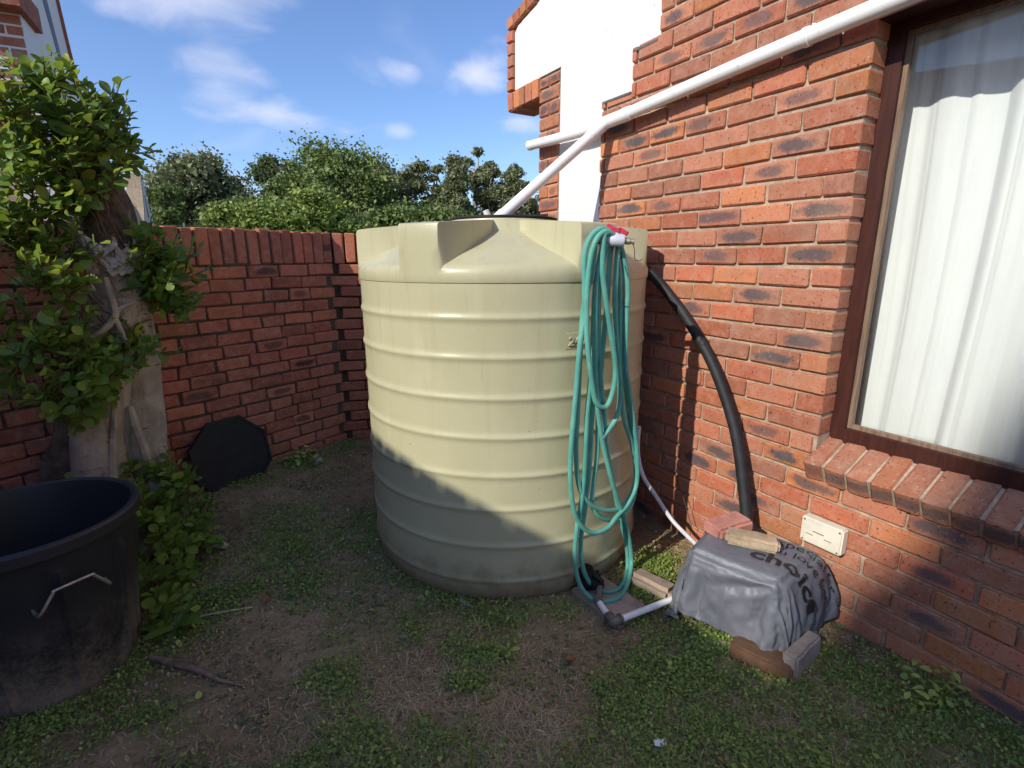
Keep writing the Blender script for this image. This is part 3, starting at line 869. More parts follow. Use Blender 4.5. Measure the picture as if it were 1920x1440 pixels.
t = MB(); t.tube([JN - HU * -.0 + drc * .0, JN + drc * .13], .0332, 20, 1); t.tube([HW(2.26, .06, 2.2085), HW(2.50, .061, 2.199)], .0336, 20, 1); part_w(t, 'branch_fitting', M_pvc, rp, smooth=True)
t = MB(); t.tube([HW(2.20, .06, 2.2125), HW(2.262, .06, 2.2085)], .0350, 20, 1); part_w(t, 'coupling', M_pvc, rp, smooth=True)
t = MB(); t.tube([LIDP - drc * .06, LIDP + drc * .01], .0334, 20, 1); part_w(t, 'coupling', M_pvc, rp, smooth=True)
t = MB(); t.tube([HW(1.275, .0585, 2.270), HW(1.295, .0585, 2.2688)], .0345, 20, 1); t.box(HW(1.285, .025, 2.306), (.012, .05, .012), Matrix.Rotation(YAW, 3, 'Z')); part_w(t, 'pipe_bracket', M_pvc, rp, smooth=True)
t = MB(); t.tube([Vector((-.118, 2.85, 1.682)), Vector((-.135, 2.845, 1.725))], .016, 12, 1); part_w(t, 'vent_stub', M_pvc, rp, smooth=True)

# ------------------------------------------------------------------ tap on the tank front
TAP = Vector((.372, 2.012, 1.546)); TEND = Vector((.432, 2.000, 1.540)); tdv = (TEND - TAP).normalized()
tap = empty('garden_tap', (.40, 2.03, 0), 0, 'ball valve tap with red handle at the tank top, carrying the hose', 'tap')
t = MB(); t.tube([tuple(TC + Vector((.715 * math.sin(R(32)), -.715 * math.cos(R(32)), 1.545))), (.376, 2.045, 1.546), tuple(TAP - tdv * .02)], .0135, 12, 4); part_w(t, 'connector', M_rubber, tap, smooth=True)
t = MB(); t.lathe([(.0, -.03), (.018, -.03), (.02, -.012), (.0245, -.004), (.0245, .048), (.022, .052), (.0135, .053), (.0, .053)], c=TAP, seg=24, axis=tdv); part_w(t, 'valve_body', M_paleblue, tap, smooth=True)
t = MB(); t.lathe([(.0, .052), (.0125, .052), (.0125, .072), (.0095, .074), (.0095, .082), (.0125, .083), (.0125, .088), (.006, .0885), (.006, .07)], c=TAP, seg=20, axis=tdv); part_w(t, 'nozzle', M_brass, tap, smooth=True)
t = MB(); t.lathe([(.0, .02), (.012, .02), (.012, .03), (.0, .03)], c=TAP + tdv * .022, seg=16, axis=(0, 0, 1)); part_w(t, 'valve_stem', M_paleblue, tap)
t = MB(); rz_ = Matrix.Rotation(R(-20), 3, 'Z')
hc = TAP + tdv * .022 + Vector((0, 0, .036))
t.box(hc, (.028, .026, .020), rz_); t.box(hc + Vector((-.022, .004, .010)), (.034, .022, .017), rz_ @ Matrix.Rotation(R(28), 3, 'Y')); t.box(hc + Vector((.024, -.006, -.006)), (.036, .022, .016), rz_ @ Matrix.Rotation(R(32), 3, 'Y'))
o = part_w(t, 'handle', M_red, tap); bv = o.modifiers.new('b', 'BEVEL'); bv.width = .003; bv.segments = 2
t = MB(); t.tube([TAP + tdv * .078, TAP + tdv * .086 + Vector((.004, 0, -.03)), TAP + tdv * .09 + Vector((.002, 0, -.062)), TAP + tdv * .1 + Vector((.012, 0, -.068)), TAP + tdv * .1 + Vector((.02, .0, -.06))], .0016, 6, 4); part_w(t, 'retaining_wire', M_wire, tap)

# ------------------------------------------------------------------ hose
HOSES = [
( 0.407,2.037,1.545, 0.383,2.021,1.572, 0.351,2.002,1.582, 0.323,1.987,1.582, 0.294,1.973,1.559, 0.274,1.964,1.517, 0.268,1.962,1.454, 0.272,1.963,1.384, 0.274,1.964,1.263, 0.260,1.958,1.149, 0.250,1.954,0.976, 0.240,1.951,0.830, 0.234,1.949,0.696, 0.237,1.950,0.585, 0.251,1.955,0.477, 0.276,1.965,0.409, 0.311,1.981,0.360, 0.359,2.007,0.333, 0.418,2.044,0.339, 0.460,2.076,0.373, 0.511,2.120,0.402, 0.554,2.164,0.453, 0.566,2.178,0.520, 0.553,2.163,0.649, 0.525,2.133,0.793, 0.492,2.103,0.936, 0.466,2.080,1.066, 0.460,2.076,1.250, 0.459,2.074,1.366, 0.434,2.056,1.480, 0.413,2.040,1.530 ),
( 0.412,2.058,1.542, 0.382,2.038,1.571, 0.344,2.015,1.572, 0.314,1.999,1.544, 0.308,1.996,1.481, 0.296,1.990,1.399, 0.275,1.981,1.306, 0.267,1.978,1.204, 0.263,1.976,1.041, 0.261,1.975,0.867, 0.258,1.974,0.723, 0.274,1.981,0.570, 0.310,1.997,0.492, 0.358,2.023,0.442, 0.427,2.069,0.405, 0.490,2.121,0.394, 0.537,2.168,0.425, 0.560,2.194,0.471, 0.561,2.195,0.554, 0.526,2.156,0.687, 0.481,2.113,0.799, 0.454,2.090,0.940, 0.438,2.078,1.129, 0.431,2.072,1.307, 0.421,2.065,1.452, 0.408,2.055,1.522 ),
( 0.394,2.010,1.544, 0.368,1.994,1.569, 0.344,1.981,1.566, 0.339,1.979,1.523, 0.341,1.980,1.426, 0.361,1.991,1.314, 0.385,2.005,1.200, 0.410,2.020,1.078, 0.412,2.022,0.989, 0.391,2.008,0.912, 0.365,1.993,0.897, 0.331,1.975,0.926, 0.310,1.964,1.020, 0.290,1.955,1.150, 0.282,1.951,1.252, 0.281,1.951,1.371, 0.292,1.956,1.486, 0.315,1.966,1.551, 0.348,1.983,1.574, 0.379,2.001,1.563 ),
( 0.394,2.052,1.550, 0.355,2.026,1.541, 0.335,2.014,1.486, 0.319,2.005,1.368, 0.316,2.002,1.205, 0.313,2.000,1.035, 0.302,1.994,0.861, 0.298,1.991,0.641, 0.290,1.986,0.507, 0.270,1.977,0.355, 0.267,1.974,0.218, 0.289,1.983,0.105, 0.333,1.970,0.045, 0.388,1.938,0.045, 0.460,1.966,0.045, 0.522,2.068,0.045, 0.564,2.187,0.080, 0.536,2.155,0.233, 0.498,2.116,0.352, 0.444,2.070,0.498, 0.383,2.026,0.702, 0.350,2.006,0.857, 0.329,1.993,1.037, 0.320,1.988,1.260, 0.321,1.988,1.399, 0.338,1.996,1.486, 0.366,2.011,1.548 ),
( 0.400,2.062,1.546, 0.368,2.041,1.536, 0.347,2.029,1.486, 0.334,2.021,1.367, 0.334,2.021,1.202, 0.331,2.019,1.031, 0.325,2.017,0.854, 0.321,2.014,0.631, 0.306,2.006,0.433, 0.293,2.000,0.309, 0.301,2.004,0.191, 0.332,2.020,0.095, 0.388,2.018,0.045, 0.445,2.007,0.045, 0.502,2.068,0.045, 0.550,2.197,0.048, 0.531,2.176,0.189, 0.499,2.143,0.295, 0.441,2.092,0.518, 0.398,2.060,0.703, 0.381,2.050,0.843, 0.353,2.032,1.050, 0.339,2.024,1.244, 0.338,2.023,1.387, 0.356,2.034,1.486, 0.386,2.052,1.546 ),
( 0.412,2.079,1.543, 0.386,2.061,1.522, 0.378,2.056,1.446, 0.375,2.054,1.303, 0.364,2.047,1.112, 0.357,2.043,0.937, 0.355,2.041,0.800, 0.357,2.043,0.682, 0.345,2.036,0.545, 0.341,2.033,0.459, 0.371,2.051,0.394, 0.426,2.090,0.348, 0.482,2.136,0.328, 0.540,2.197,0.344, 0.574,2.238,0.407, 0.576,2.241,0.524, 0.551,2.210,0.667, 0.505,2.159,0.833, 0.471,2.126,1.030, 0.454,2.112,1.233, 0.441,2.102,1.404, 0.420,2.085,1.523 ),
( 0.409,2.044,1.536, 0.404,2.041,1.446, 0.403,2.040,1.325, 0.414,2.048,1.198, 0.435,2.062,1.043, 0.447,2.071,0.917, 0.435,2.063,0.834, 0.399,2.037,0.787, 0.366,2.016,0.757 ),
]
t = MB()
for h in HOSES:
    pts = trip(h)
    if h[2] > 1.5 and len(pts) > 12:                       # loops close over the tap
        pts = pts
    t.tube(pts, .0102, 10, 5)
hose = t.build('garden_hose', M_hose, None, smooth=True)
tag(hose, 'teal green garden hose hanging in long loops from the tap on the tank', 'hose')
t = MB(); t.tube([(.376, 2.020, .765), (.369, 2.016, .759)], .0132, 10, 1); o = part_w(t, 'hose_clip', M_steel, hose)

# ------------------------------------------------------------------ hoses, cables and pipes about the pump
t = MB()
bp = [HW(2.05, .10, 1.46), HW(1.93, .12, 1.396), HW(1.871, .09, 1.331), HW(1.723, .07, 1.183), HW(1.564, .07, .998), HW(1.456, .07, .815), HW(1.381, .08, .658), HW(1.311, .10, .454), HW(1.266, .12, .308), HW(1.245, .14, .16)]
t.tube(bp, .0255, 18, 5); o = t.build('insulated_pipe', M_rubber, None, smooth=True)
tag(o, 'thick black insulated pipe curving down the brick wall to the covered pump', 'pipe')
t = MB()
for q in (3,): 
    P_, _ = smooth_path(bp, 1, 5); i_ = q * 5 + 2; t.tube([P_[i_], P_[i_ + 1] * .3 + P_[i_] * .7], .0257, 18, 1)
part_w(t, 'tape_joint', M_rubber, o, smooth=True)
t = MB(); t.tube([(.633, 2.459, .66), (.64, 2.48, .52), (.670, 2.474, .395), (.728, 2.416, .304), (.795, 2.344, .209), (.852, 2.249, .165), (.88, 2.19, .15)], .0105, 12, 5)
o = t.build('pump_hose', M_greyhose, None, smooth=True); tag(o, 'thin pale flexible hose running from behind the tank to the covered pump', 'hose')
t = MB(); t.tube([(.415, 2.03, 1.47), (.44, 2.06, 1.30), HW(2.13, .14, 1.12), HW(2.04, .12, .90), HW(1.963, .1, .741), HW(1.825, .08, .474), HW(1.721, .06, .34), HW(1.595, .07, .12)], .0022, 6, 5)
o = t.build('thin_cable', M_wire, None); tag(o, 'thin dark cable hanging from the tap towards the foot of the wall', 'cable')

pw = empty('outlet_pipe', (.40, 1.82, 0), 0, 'white plastic pipe on the ground with a grey elbow, from tank outlet to pump', 'pipe')
zz = .042
E0 = Vector((.366, 1.935, zz + .008)); E1 = Vector((.405, 1.812, zz)); E2 = Vector((.745, 1.972, zz + .01))
op = TC + oc + od * .115
t = MB(); t.tube([tuple(op), tuple(op.lerp(E0, .55) + Vector((0, 0, -.01))), tuple(E0)], .0155, 14, 4); part_w(t, 'connector', M_grey_fit, pw, smooth=True)
t = MB(); t.tube([E0.lerp(E1, -.05), E1], .0135, 14, 1); part_w(t, 'pipe', M_pvc, pw, smooth=True)
t = MB(); t.tube([E1, E2], .0135, 14, 1); part_w(t, 'pipe', M_pvc, pw, smooth=True)
t = MB(); t.tube([E1.lerp(E0, .26), E1.lerp(E0, .04), E1, E1.lerp(E2, .02), E1.lerp(E2, .095)], [.0195, .0195, .021, .0195, .0195], 16, 3)
t.tube([E1.lerp(E2, .085), E1.lerp(E2, .115)], .023, 16, 1); t.tube([E1.lerp(E0, .22), E1.lerp(E0, .30)], .0225, 16, 1); part_w(t, 'elbow', M_grey_fit, pw, smooth=True)
t = MB(); t.tube([E1.lerp(E2, .115), E1.lerp(E2, .124)], .0205, 16, 1); part_w(t, 'seal_ring', M_pvc, pw)
t = MB(); t.tube([E0.lerp(E1, -.12), E0.lerp(E1, .10)], .0185, 14, 1); part_w(t, 'sleeve', M_grey_fit, pw, smooth=True)

# pavers and bricks lying about
def paver(name, c, dims, rot, mat, label, bev=.008, rough=.004):
    bm = bmesh.new(); bmesh.ops.create_cube(bm, size=1)
    for v in bm.verts: v.co = Vector((v.co.x * dims[0], v.co.y * dims[1], v.co.z * dims[2]))
    bmesh.ops.bevel(bm, geom=list(bm.edges), offset=bev, segments=2, affect='EDGES')
    bmesh.ops.subdivide_edges(bm, edges=[e for e in bm.edges if e.calc_length() > .04], cuts=4, use_grid_fill=True)
    for v in bm.verts:
        q = v.co * 16 + Vector(c) * 7
        v.co += Vector((mnoise.noise(q), mnoise.noise(q + Vector((9, 0, 0))), mnoise.noise(q + Vector((0, 9, 0))))) * rough
    me = bpy.data.meshes.new(name); bm.to_mesh(me); bm.free()
    me.polygons.foreach_set('use_smooth', [True] * len(me.polygons)); me.set_sharp_from_angle(angle=R(40))
    o = link(name, me, mat, None, c, rot); return tag(o, label, 'paving brick')
paver('flat_paver', (.418, 1.985, .012), (.285, .185, .05), (R(1), R(-1), R(-56)), M_paver_warm, 'flat concrete paver lying under the pipe elbow at the foot of the tank')
paver('round_paver', (.640, 2.075, .030), (.215, .105, .065), (R(-8), 0, R(-44)), M_paver_warm, 'lone round edged paver lying in the clover between tank and pump', .02)

# ------------------------------------------------------------------ covered pump
E1b = Vector((.78, -.62, 0)).normalized()
BC = Vector((.955, 1.880, 0)); BA = math.atan2(E1b.y, E1b.x); BTOP = .325
pump_thing = empty('covered_pump', BC, BA, 'water pump hidden under a grey plastic shopping bag beside the brick wall', 'pump')
def bag_cloth():
    N = 80; SX, SY = 1.02, .80
    # hard core: pump box under the bag
    poly = [(-.185, -.160), (.160, -.155), (.235, .165), (-.160, .170)]
    bm = bmesh.new(); vs = []
    for z in (0, BTOP):
        for p in poly: vs.append(bm.verts.new((p[0] * (1.04 if z == 0 else 1), p[1] * (1.04 if z == 0 else 1), z)))
    bm.faces.new(vs[0:4][::-1]); bm.faces.new(vs[4:8])
    for i in range(4): bm.faces.new((vs[i], vs[(i + 1) % 4], vs[4 + (i + 1) % 4], vs[4 + i]))
    bmesh.ops.recalc_face_normals(bm, faces=bm.faces)
    bmesh.ops.bevel(bm, geom=[e for e in bm.edges], offset=.022, segments=3, affect='EDGES')
    for v in bm.verts: v.co.z -= .02 * (v.co.x - .1) * (1 if v.co.z > .2 else 0) * 1.5
    cme = bpy.data.meshes.new('core'); bm.to_mesh(cme); bm.free()
    core_o = link('core', cme, M_blackplastic)
    gme = MB().box((0, 0, -.2), (3, 3, .44)).mesh('g'); g_o = link('g', gme)     # ground stop
    for o_ in (core_o, g_o):
        cmod = o_.modifiers.new('c', 'COLLISION'); o_.collision.thickness_outer = .006; o_.collision.cloth_friction = 12
    rows = [[((i / N - .5) * SX, (j / N - .5) * SY - .03, BTOP + .03 + .004 * math.sin(i * .9) * math.sin(j * .7)) for i in range(N + 1)] for j in range(N + 1)]
    mb = MB().quadgrid(rows); me = mb.mesh('bag'); o = link('bag_sim', me)
    cm_ = o.modifiers.new('cloth', 'CLOTH'); s = cm_.settings
    s.quality = 6; s.mass = .12; s.tension_stiffness = 18; s.compression_stiffness = 10; s.shear_stiffness = 4; s.bending_stiffness = .05
    s.tension_damping = 8; s.air_damping = 2.0
    cm_.collision_settings.collision_quality = 3; cm_.collision_settings.distance_min = .006; cm_.collision_settings.use_self_collision = False
    cm_.point_cache.frame_start = 1; cm_.point_cache.frame_end = 60
    f0 = SC.frame_current
    for f in range(1, 46): SC.frame_set(f)
    dg = bpy.context.evaluated_depsgraph_get(); em = o.evaluated_get(dg).to_mesh()
    P = np.array([v.co[:] for v in em.vertices]).reshape(N + 1, N + 1, 3)
    SC.frame_set(1)
    for o_ in (o, core_o, g_o): bpy.data.objects.remove(o_)
    return P, N, SX, SY, cme
YAW_W = math.atan2(-math.cos(YAW), -math.sin(YAW)) - BA
import time as _t
_t0 = _t.time()
BP, BN, BSX, BSY, core_me = bag_cloth()
print('cloth', _t.time() - _t0, BP.min(axis=(0, 1)), BP.max(axis=(0, 1)))
NL = (HN.dot(Vector((E1b.x, E1b.y, 0))), HN.dot(Vector((-E1b.y, E1b.x, 0)))); NLIM = HD - HN.dot(BC) - .012
for j in range(BN + 1):
    for i in range(BN + 1):
        ex = BP[j, i, 0] * NL[0] + BP[j, i, 1] * NL[1] - NLIM
        if ex > 0: BP[j, i, 0] -= ex * NL[0]; BP[j, i, 1] -= ex * NL[1]
# loose plastic: hanging folds that deepen downwards, gathered at the front corner
for j in range(BN + 1):
    for i in range(BN + 1):
        p = BP[j, i]; dpt = max(0.0, (BTOP - .015 - p[2]) / BTOP)
        if dpt <= 0: continue
        rh = math.hypot(p[0], p[1]) + 1e-6; an = math.atan2(p[1], p[0]); v_ = Vector((math.cos(an) * 5.5, math.sin(an) * 5.5, p[2] * 1.3))
        rid = 1 - 2.2 * abs(mnoise.noise(v_)); rid += .5 * (1 - 2.2 * abs(mnoise.noise(v_ * 2.3 + Vector((4, 2, 0)))))
        push = min(1, dpt * 2.2) * ((.016 if p[0] < .15 else .007) * rid) + .045 * math.sin(math.pi * min(1, dpt)) * max(0, math.cos(an - .35)) ** 2
        BP[j, i, 0] += p[0] / rh * push; BP[j, i, 1] += p[1] / rh * push
        ex = BP[j, i, 0] * NL[0] + BP[j, i, 1] * NL[1] - NLIM
        if ex > 0: BP[j, i, 0] -= ex * NL[0]; BP[j, i, 1] -= ex * NL[1]
# sharp creases that fan out from the front top corner, where the plastic is gathered
for j in range(BN + 1):
    for i in range(BN + 1):
        p = BP[j, i]; dd_ = BTOP - p[2]
        if dd_ < .012: continue
        sa_ = (p[0] - .17) if p[1] < -.125 and p[0] < .17 else max(0.0, p[1] + .16)
        rr_ = math.hypot(sa_, dd_); th_ = math.atan2(sa_, dd_)
        w_ = .5 * th_ * 11 + 1.4 * mnoise.noise(Vector((th_ * 2.0, rr_ * 3, 1.7)))
        cr_f = 1 - 2 * abs((w_ / math.pi) % 1.0 * 2 - 1)
        amp = (.010 if p[1] < -.125 and p[0] < .17 else .0025) * min(1, rr_ / .10) * math.exp(-max(0, rr_ - .10) / .22)
        rh = math.hypot(p[0], p[1]) + 1e-6
        BP[j, i, 0] += p[0] / rh * amp * cr_f; BP[j, i, 1] += p[1] / rh * amp * cr_f
        ex = BP[j, i, 0] * NL[0] + BP[j, i, 1] * NL[1] - NLIM
        if ex > 0: BP[j, i, 0] -= ex * NL[0]; BP[j, i, 1] -= ex * NL[1]
# fine crumple
for j in range(BN + 1):
    for i in range(BN + 1):
        q = Vector(BP[j, i]) * 9
        BP[j, i] += np.array([mnoise.noise(q), mnoise.noise(q + Vector((5, 0, 0))), mnoise.noise(q + Vector((0, 5, 0)))]) * .006
        q = q * 2.6; BP[j, i, 2] += .0010 * (1 - 2 * abs(mnoise.noise(q)))
bagm = MB().quadgrid([[tuple(BP[j, i]) for i in range(BN + 1)] for j in range(BN + 1)])
bag = bagm.build('bag', M_bag, pump_thing, smooth=True, angle=180)
sm = bag.modifiers.new('s', 'SUBSURF'); sm.levels = 1; sm.render_levels = 1
sd_ = bag.modifiers.new('t', 'SOLIDIFY'); sd_.thickness = .0015
link('pump_body', core_me, M_blackplastic, pump_thing, scale=(.93, .93, .94))
Bt = np.zeros_like(BP)
du = np.gradient(BP, axis=1); dv = np.gradient(BP, axis=0); Bn = np.cross(du, dv); Bn /= np.linalg.norm(Bn, axis=2, keepdims=True) + 1e-9
def bag_at(x, y, lift):
    u = min(max((x / BSX + .5) * BN, 0), BN - 1e-4); v = min(max(((y + .03) / BSY + .5) * BN, 0), BN - 1e-4)
    i, j = int(u), int(v); a, b = u - i, v - j
    f = lambda A: A[j, i] * (1 - a) * (1 - b) + A[j, i + 1] * a * (1 - b) + A[j + 1, i] * (1 - a) * b + A[j + 1, i + 1] * a * b
    return f(BP) + f(Bn) * lift
for body, x0, y0, size, bold in (('something special for', -.235, .100, .062, False), ('someone you love from', -.205, .034, .062, False), ('choice', .02, -.066, .098, True)):
    me = text_mesh(body, size, 0, bold)
    bm = bmesh.new(); bm.from_mesh(me)
    bmesh.ops.triangulate(bm, faces=bm.faces)
    for _ in range(3):
        es = [e for e in bm.edges if e.calc_length() > .010]
        if es: bmesh.ops.subdivide_edges(bm, edges=es, cuts=1); bmesh.ops.triangulate(bm, faces=bm.faces)
    bm.to_mesh(me); bm.free()
    w = max(v.co.x for v in me.vertices)
    sc_ = {'something special for': .62, 'someone you love from': .60, 'choice': .33}[body] / w
    for v in me.vertices:
        v.co = bag_at(x0 + v.co.x * sc_, y0 + v.co.y, .0052)
    link('printed_line', me, M_ink, bag)
BZ = BTOP + .012
def bagw(x, y, z): return BC + E1b * x + Vector((-E1b.y, E1b.x, 0)) * y + Vector((0, 0, z))
paver('pink_paver', tuple(bagw(-.105, .075, BZ + .030)), (.19, .105, .055), (R(2), R(-2), BA + R(62)), M_paver_pink, 'pinkish paving brick weighing down the grey bag, nearer the wall', .012)
paver('tan_paver', tuple(bagw(.005, .020, BZ + .026)), (.20, .085, .048), (R(-2), R(3), BA + R(18)), M_paver_tan, 'sandy tan paving brick with a broken end lying on top of the grey bag', .012, .007)
paver('brown_brick', (.930, 1.635, .028), (.21, .10, .07), (0, R(2), R(-38)), M_brownbrick, 'earth brown brick half hidden under the hem of the grey bag')
paver('grey_paver', (1.070, 1.625, .042), (.205, .055, .105), (R(-4), R(2), R(39)), M_paver_grey, 'grey concrete paver standing on its long edge in front of the grey bag')
t = MB(); t.box((.775, 1.805, .006), (.305, .018, .022), Matrix.Rotation(R(-60), 3, 'Z'))
o = t.build('slab_edge', M_slabedge, None); tag(o, 'thin pale concrete edging strip in the ground beside the covered pump', 'edging')

# ------------------------------------------------------------------ junction box on the wall
jb = empty('junction_box', HW(.988, 0, .372), house.rotation_euler.z, 'cream plastic electrical junction box on the brick wall above the covered pump', 'junction box')
bm = bmesh.new(); bmesh.ops.create_cube(bm, size=1)
for v in bm.verts: v.co = Vector((v.co.x * .166, v.co.y * .045, v.co.z * .112)) + Vector((0, -.0225, 0))
bmesh.ops.bevel(bm, geom=list(bm.edges), offset=.006, segments=2, affect='EDGES'); me = bpy.data.meshes.new('cover'); bm.to_mesh(me); bm.free()
link('cover', me, M_cream, jb)
t = MB()
for x_, z_ in ((-.07, .044), (.07, .044), (-.07, -.044), (.07, -.044)): t.lathe([(.0, 0), (.004, 0), (.004, .002), (.0, .0022)], c=(x_, -.0455, z_), seg=10, axis=(0, -1, 0))
t.box((-.01, -.0455, .004), (.045, .001, .004)); t.box((.03, -.0455, -.012), (.03, .001, .003)); t.box((-.045, -.0455, -.014), (.03, .001, .003)); t.build('screw', M_bead, jb)

# ------------------------------------------------------------------ octagonal black lid against the garden wall
olid = empty('octagonal_lid', (-1.815, 3.165, -.02), GA, 'black octagonal plastic cover leaning against the garden wall', 'cover')
def octp(r, sx=1.0): return [(r * sx * math.cos(R(22.5 + 45 * k)), r * math.sin(R(22.5 + 45 * k)) + .25) for k in range(8)]
LT = R(13)
def fo(a, b, d): return (a, d * math.cos(LT) + b * math.sin(LT), b * math.cos(LT) - d * math.sin(LT))
t = MB(); t.prism(octp(.262), -.05, .0, fo); o = t.build('cover_plate', M_blackplastic, olid)
bv = o.modifiers.new('b', 'BEVEL'); bv.width = .008; bv.segments = 2
t = MB(); a_, b_ = octp(.268), octp(.250)
t2 = MB()
for k in range(8):
    k2 = (k + 1) % 8
    t2.prism([a_[k], a_[k2], b_[k2], b_[k]], -.056, -.034, fo)
t2.build('rim', M_grey_fit if False else M_blackplastic, olid)

# ------------------------------------------------------------------ dustbin
bn = empty('dustbin', (-1.70, 1.638, .0), R(-35), 'large black plastic dustbin without a lid, dusty towards its foot', 'bin')
BH, BR0, BR1 = .62, .237, .326
NB = 180
def bin_r(z, a):
    r_ = BR0 + (BR1 - .012 - BR0) * (z / BH)
    fl = -.85 * max(0, math.cos(a * 9)) ** 18 + .35 * max(0, math.cos(a * 9 + .75)) ** 10
    if .03 < z < BH - .10: r_ -= .017 * fl
    return r_
rws = []
for z in [0, .004, .02, .05, .09, .15, .22, .30, .38, .45, .50, .52, .535, .55, .57]:
    rws.append([((bin_r(z, 2 * math.pi * k / NB)) * math.cos(2 * math.pi * k / NB), bin_r(z, 2 * math.pi * k / NB) * math.sin(2 * math.pi * k / NB), z) for k in range(NB)])
def circ(r_, z): return [(r_ * math.cos(2 * math.pi * k / NB), r_ * math.sin(2 * math.pi * k / NB), z) for k in range(NB)]
rws += [circ(BR1 - .012, .572), circ(BR1 + .002, .573), circ(BR1 + .005, .578), circ(BR1 + .005, .612), circ(BR1, BH), circ(BR1 - .010, BH + .002), circ(BR1 - .020, BH - .004), circ(BR1 - .024, .59), circ(BR0 + .03, .20), circ(BR0 - .01, .012), circ(.001, .012)]
bb = MB().quadgrid(rws, closed_v=True); bb.f.append(tuple(reversed(range(NB))))
bb.build('bin_body', M_bin, bn, smooth=True, angle=30)
ha = R(5); hd = Vector((math.cos(ha), math.sin(ha), 0)); hs = Vector((-math.sin(ha), math.cos(ha), 0))
hz = .42; rr = BR0 + (BR1 - BR0) * hz / BH
t = MB(); W2 = .098
t.tube([hd * (rr - .028) + hs * -W2 + Vector((0, 0, hz - .015)), hd * (rr + .004) + hs * -W2 + Vector((0, 0, hz - .022)), hd * (rr + .020) + hs * -(W2 - .008) + Vector((0, 0, hz - .010)), hd * (rr + .024) + hs * -.055 + Vector((0, 0, hz + .040)), hd * (rr + .025) + hs * -.045 + Vector((0, 0, hz + .046)),
        hd * (rr + .025) + hs * .045 + Vector((0, 0, hz + .046)), hd * (rr + .024) + hs * .055 + Vector((0, 0, hz + .040)), hd * (rr + .020) + hs * (W2 - .008) + Vector((0, 0, hz - .010)), hd * (rr + .004) + hs * W2 + Vector((0, 0, hz - .022)), hd * (rr - .028) + hs * W2 + Vector((0, 0, hz - .015))], .0052, 10, 4)
HANDLE_PARENT = bn
t.build('handle', M_steel, bn, smooth=True)

# ------------------------------------------------------------------ fig stump with leafy shoots
fig = empty('fig_tree', (-2.0, 2.5, 0), 0, 'old pollarded fig trunk wrapped in roots and leafy shoots beside the dustbin', 'tree')
TR = [(-2.027, 2.572, -0.015, 0.147), (-2.004, 2.605, 0.319, 0.127), (-1.992, 2.624, 0.496, 0.115), (-1.978, 2.645, 0.728, 0.108), (-1.971, 2.654, 0.929, 0.103), (-1.968, 2.659, 1.124, 0.11), (-1.972, 2.653, 1.288, 0.122), (-1.969, 2.658, 1.446, 0.128), (-1.967, 2.66, 1.562, 0.116)]
TL = [(-2.103, 2.385, -0.05, 0.164), (-2.078, 2.423, 0.401, 0.124), (-2.069, 2.437, 0.567, 0.112), (-2.047, 2.469, 0.779, 0.106), (-2.019, 2.512, 0.959, 0.111), (-1.992, 2.552, 1.139, 0.116), (-1.966, 2.591, 1.293, 0.116)]
TD = [(-2.245, 2.335, -0.05, 0.12), (-2.211, 2.386, 0.418, 0.085), (-2.181, 2.43, 0.626, 0.079), (-2.147, 2.481, 0.803, 0.08), (-2.107, 2.542, 0.98, 0.091), (-2.06, 2.612, 1.158, 0.097)]
TU = [(-1.971, 2.655, 1.48, 0.118), (-1.972, 2.653, 1.651, 0.112), (-1.985, 2.640, 1.773, 0.098), (-2.01, 2.61, 1.915, 0.080), (-2.04, 2.57, 2.051, 0.060), (-2.07, 2.54, 2.159, 0.040), (-2.09, 2.51, 2.232, 0.02)]
TB = [(-2.0, 2.66, 1.62, .06), (-2.081, 2.634, 1.748, 0.051), (-2.127, 2.566, 1.859, 0.04), (-2.161, 2.514, 1.942, 0.029)]
def trunk(name, L, mat, seg=28, rough=.02):
    t = MB(); t.tube([l[:3] for l in L], [l[3] for l in L], seg, 7)
    me = t.mesh(name, True, 180)
    cx = {}
    for v in me.vertices:
        q = Vector((v.co.x * 5, v.co.y * 5, v.co.z * 1.6))
        d = Vector((v.co.x - L[0][0], v.co.y - L[0][1], 0)); 
        n = v.normal
        v.co += n * (rough * mnoise.noise(q * 2) + rough * .7 * mnoise.noise(Vector((v.co.x * 22, v.co.y * 22, v.co.z * 3))))
    return part_w_mesh(name, me, mat, fig)
def part_w_mesh(name, me, mat, parent):
    o = link(name, me, mat, parent); bpy.context.view_layer.update(); o.matrix_parent_inverse = parent.matrix_world.inverted(); return o
trunk('trunk', TR, M_bark); trunk('trunk', TL, M_bark, rough=.028); trunk('trunk', TD, M_oldbark, rough=.03); trunk('trunk', TU, M_oldbark, rough=.03)
trunk('branch', TB, M_oldbark, 14, .012)
# torn, pale top of the stump
t = MB(); rs_ = random.Random(2)
for k in range(70):
    a = rs_.uniform(-2.6, .9); r_ = rs_.uniform(.06, .15)
    b_ = Vector((-1.97 + r_ * math.cos(a), 2.62 + r_ * math.sin(a), 1.50 + rs_.uniform(-.05, .05)))
    d = Vector((rs_.uniform(-.6, .6), rs_.uniform(-.5, .2), rs_.uniform(.1, .8))).normalized()
    t.tube([b_ - d * .05, b_ + d * .02, b_ + d * rs_.uniform(.035, .07)], [.024, .018, .004], 5, 2)
part_w(t, 'torn_wood', M_cut, fig)
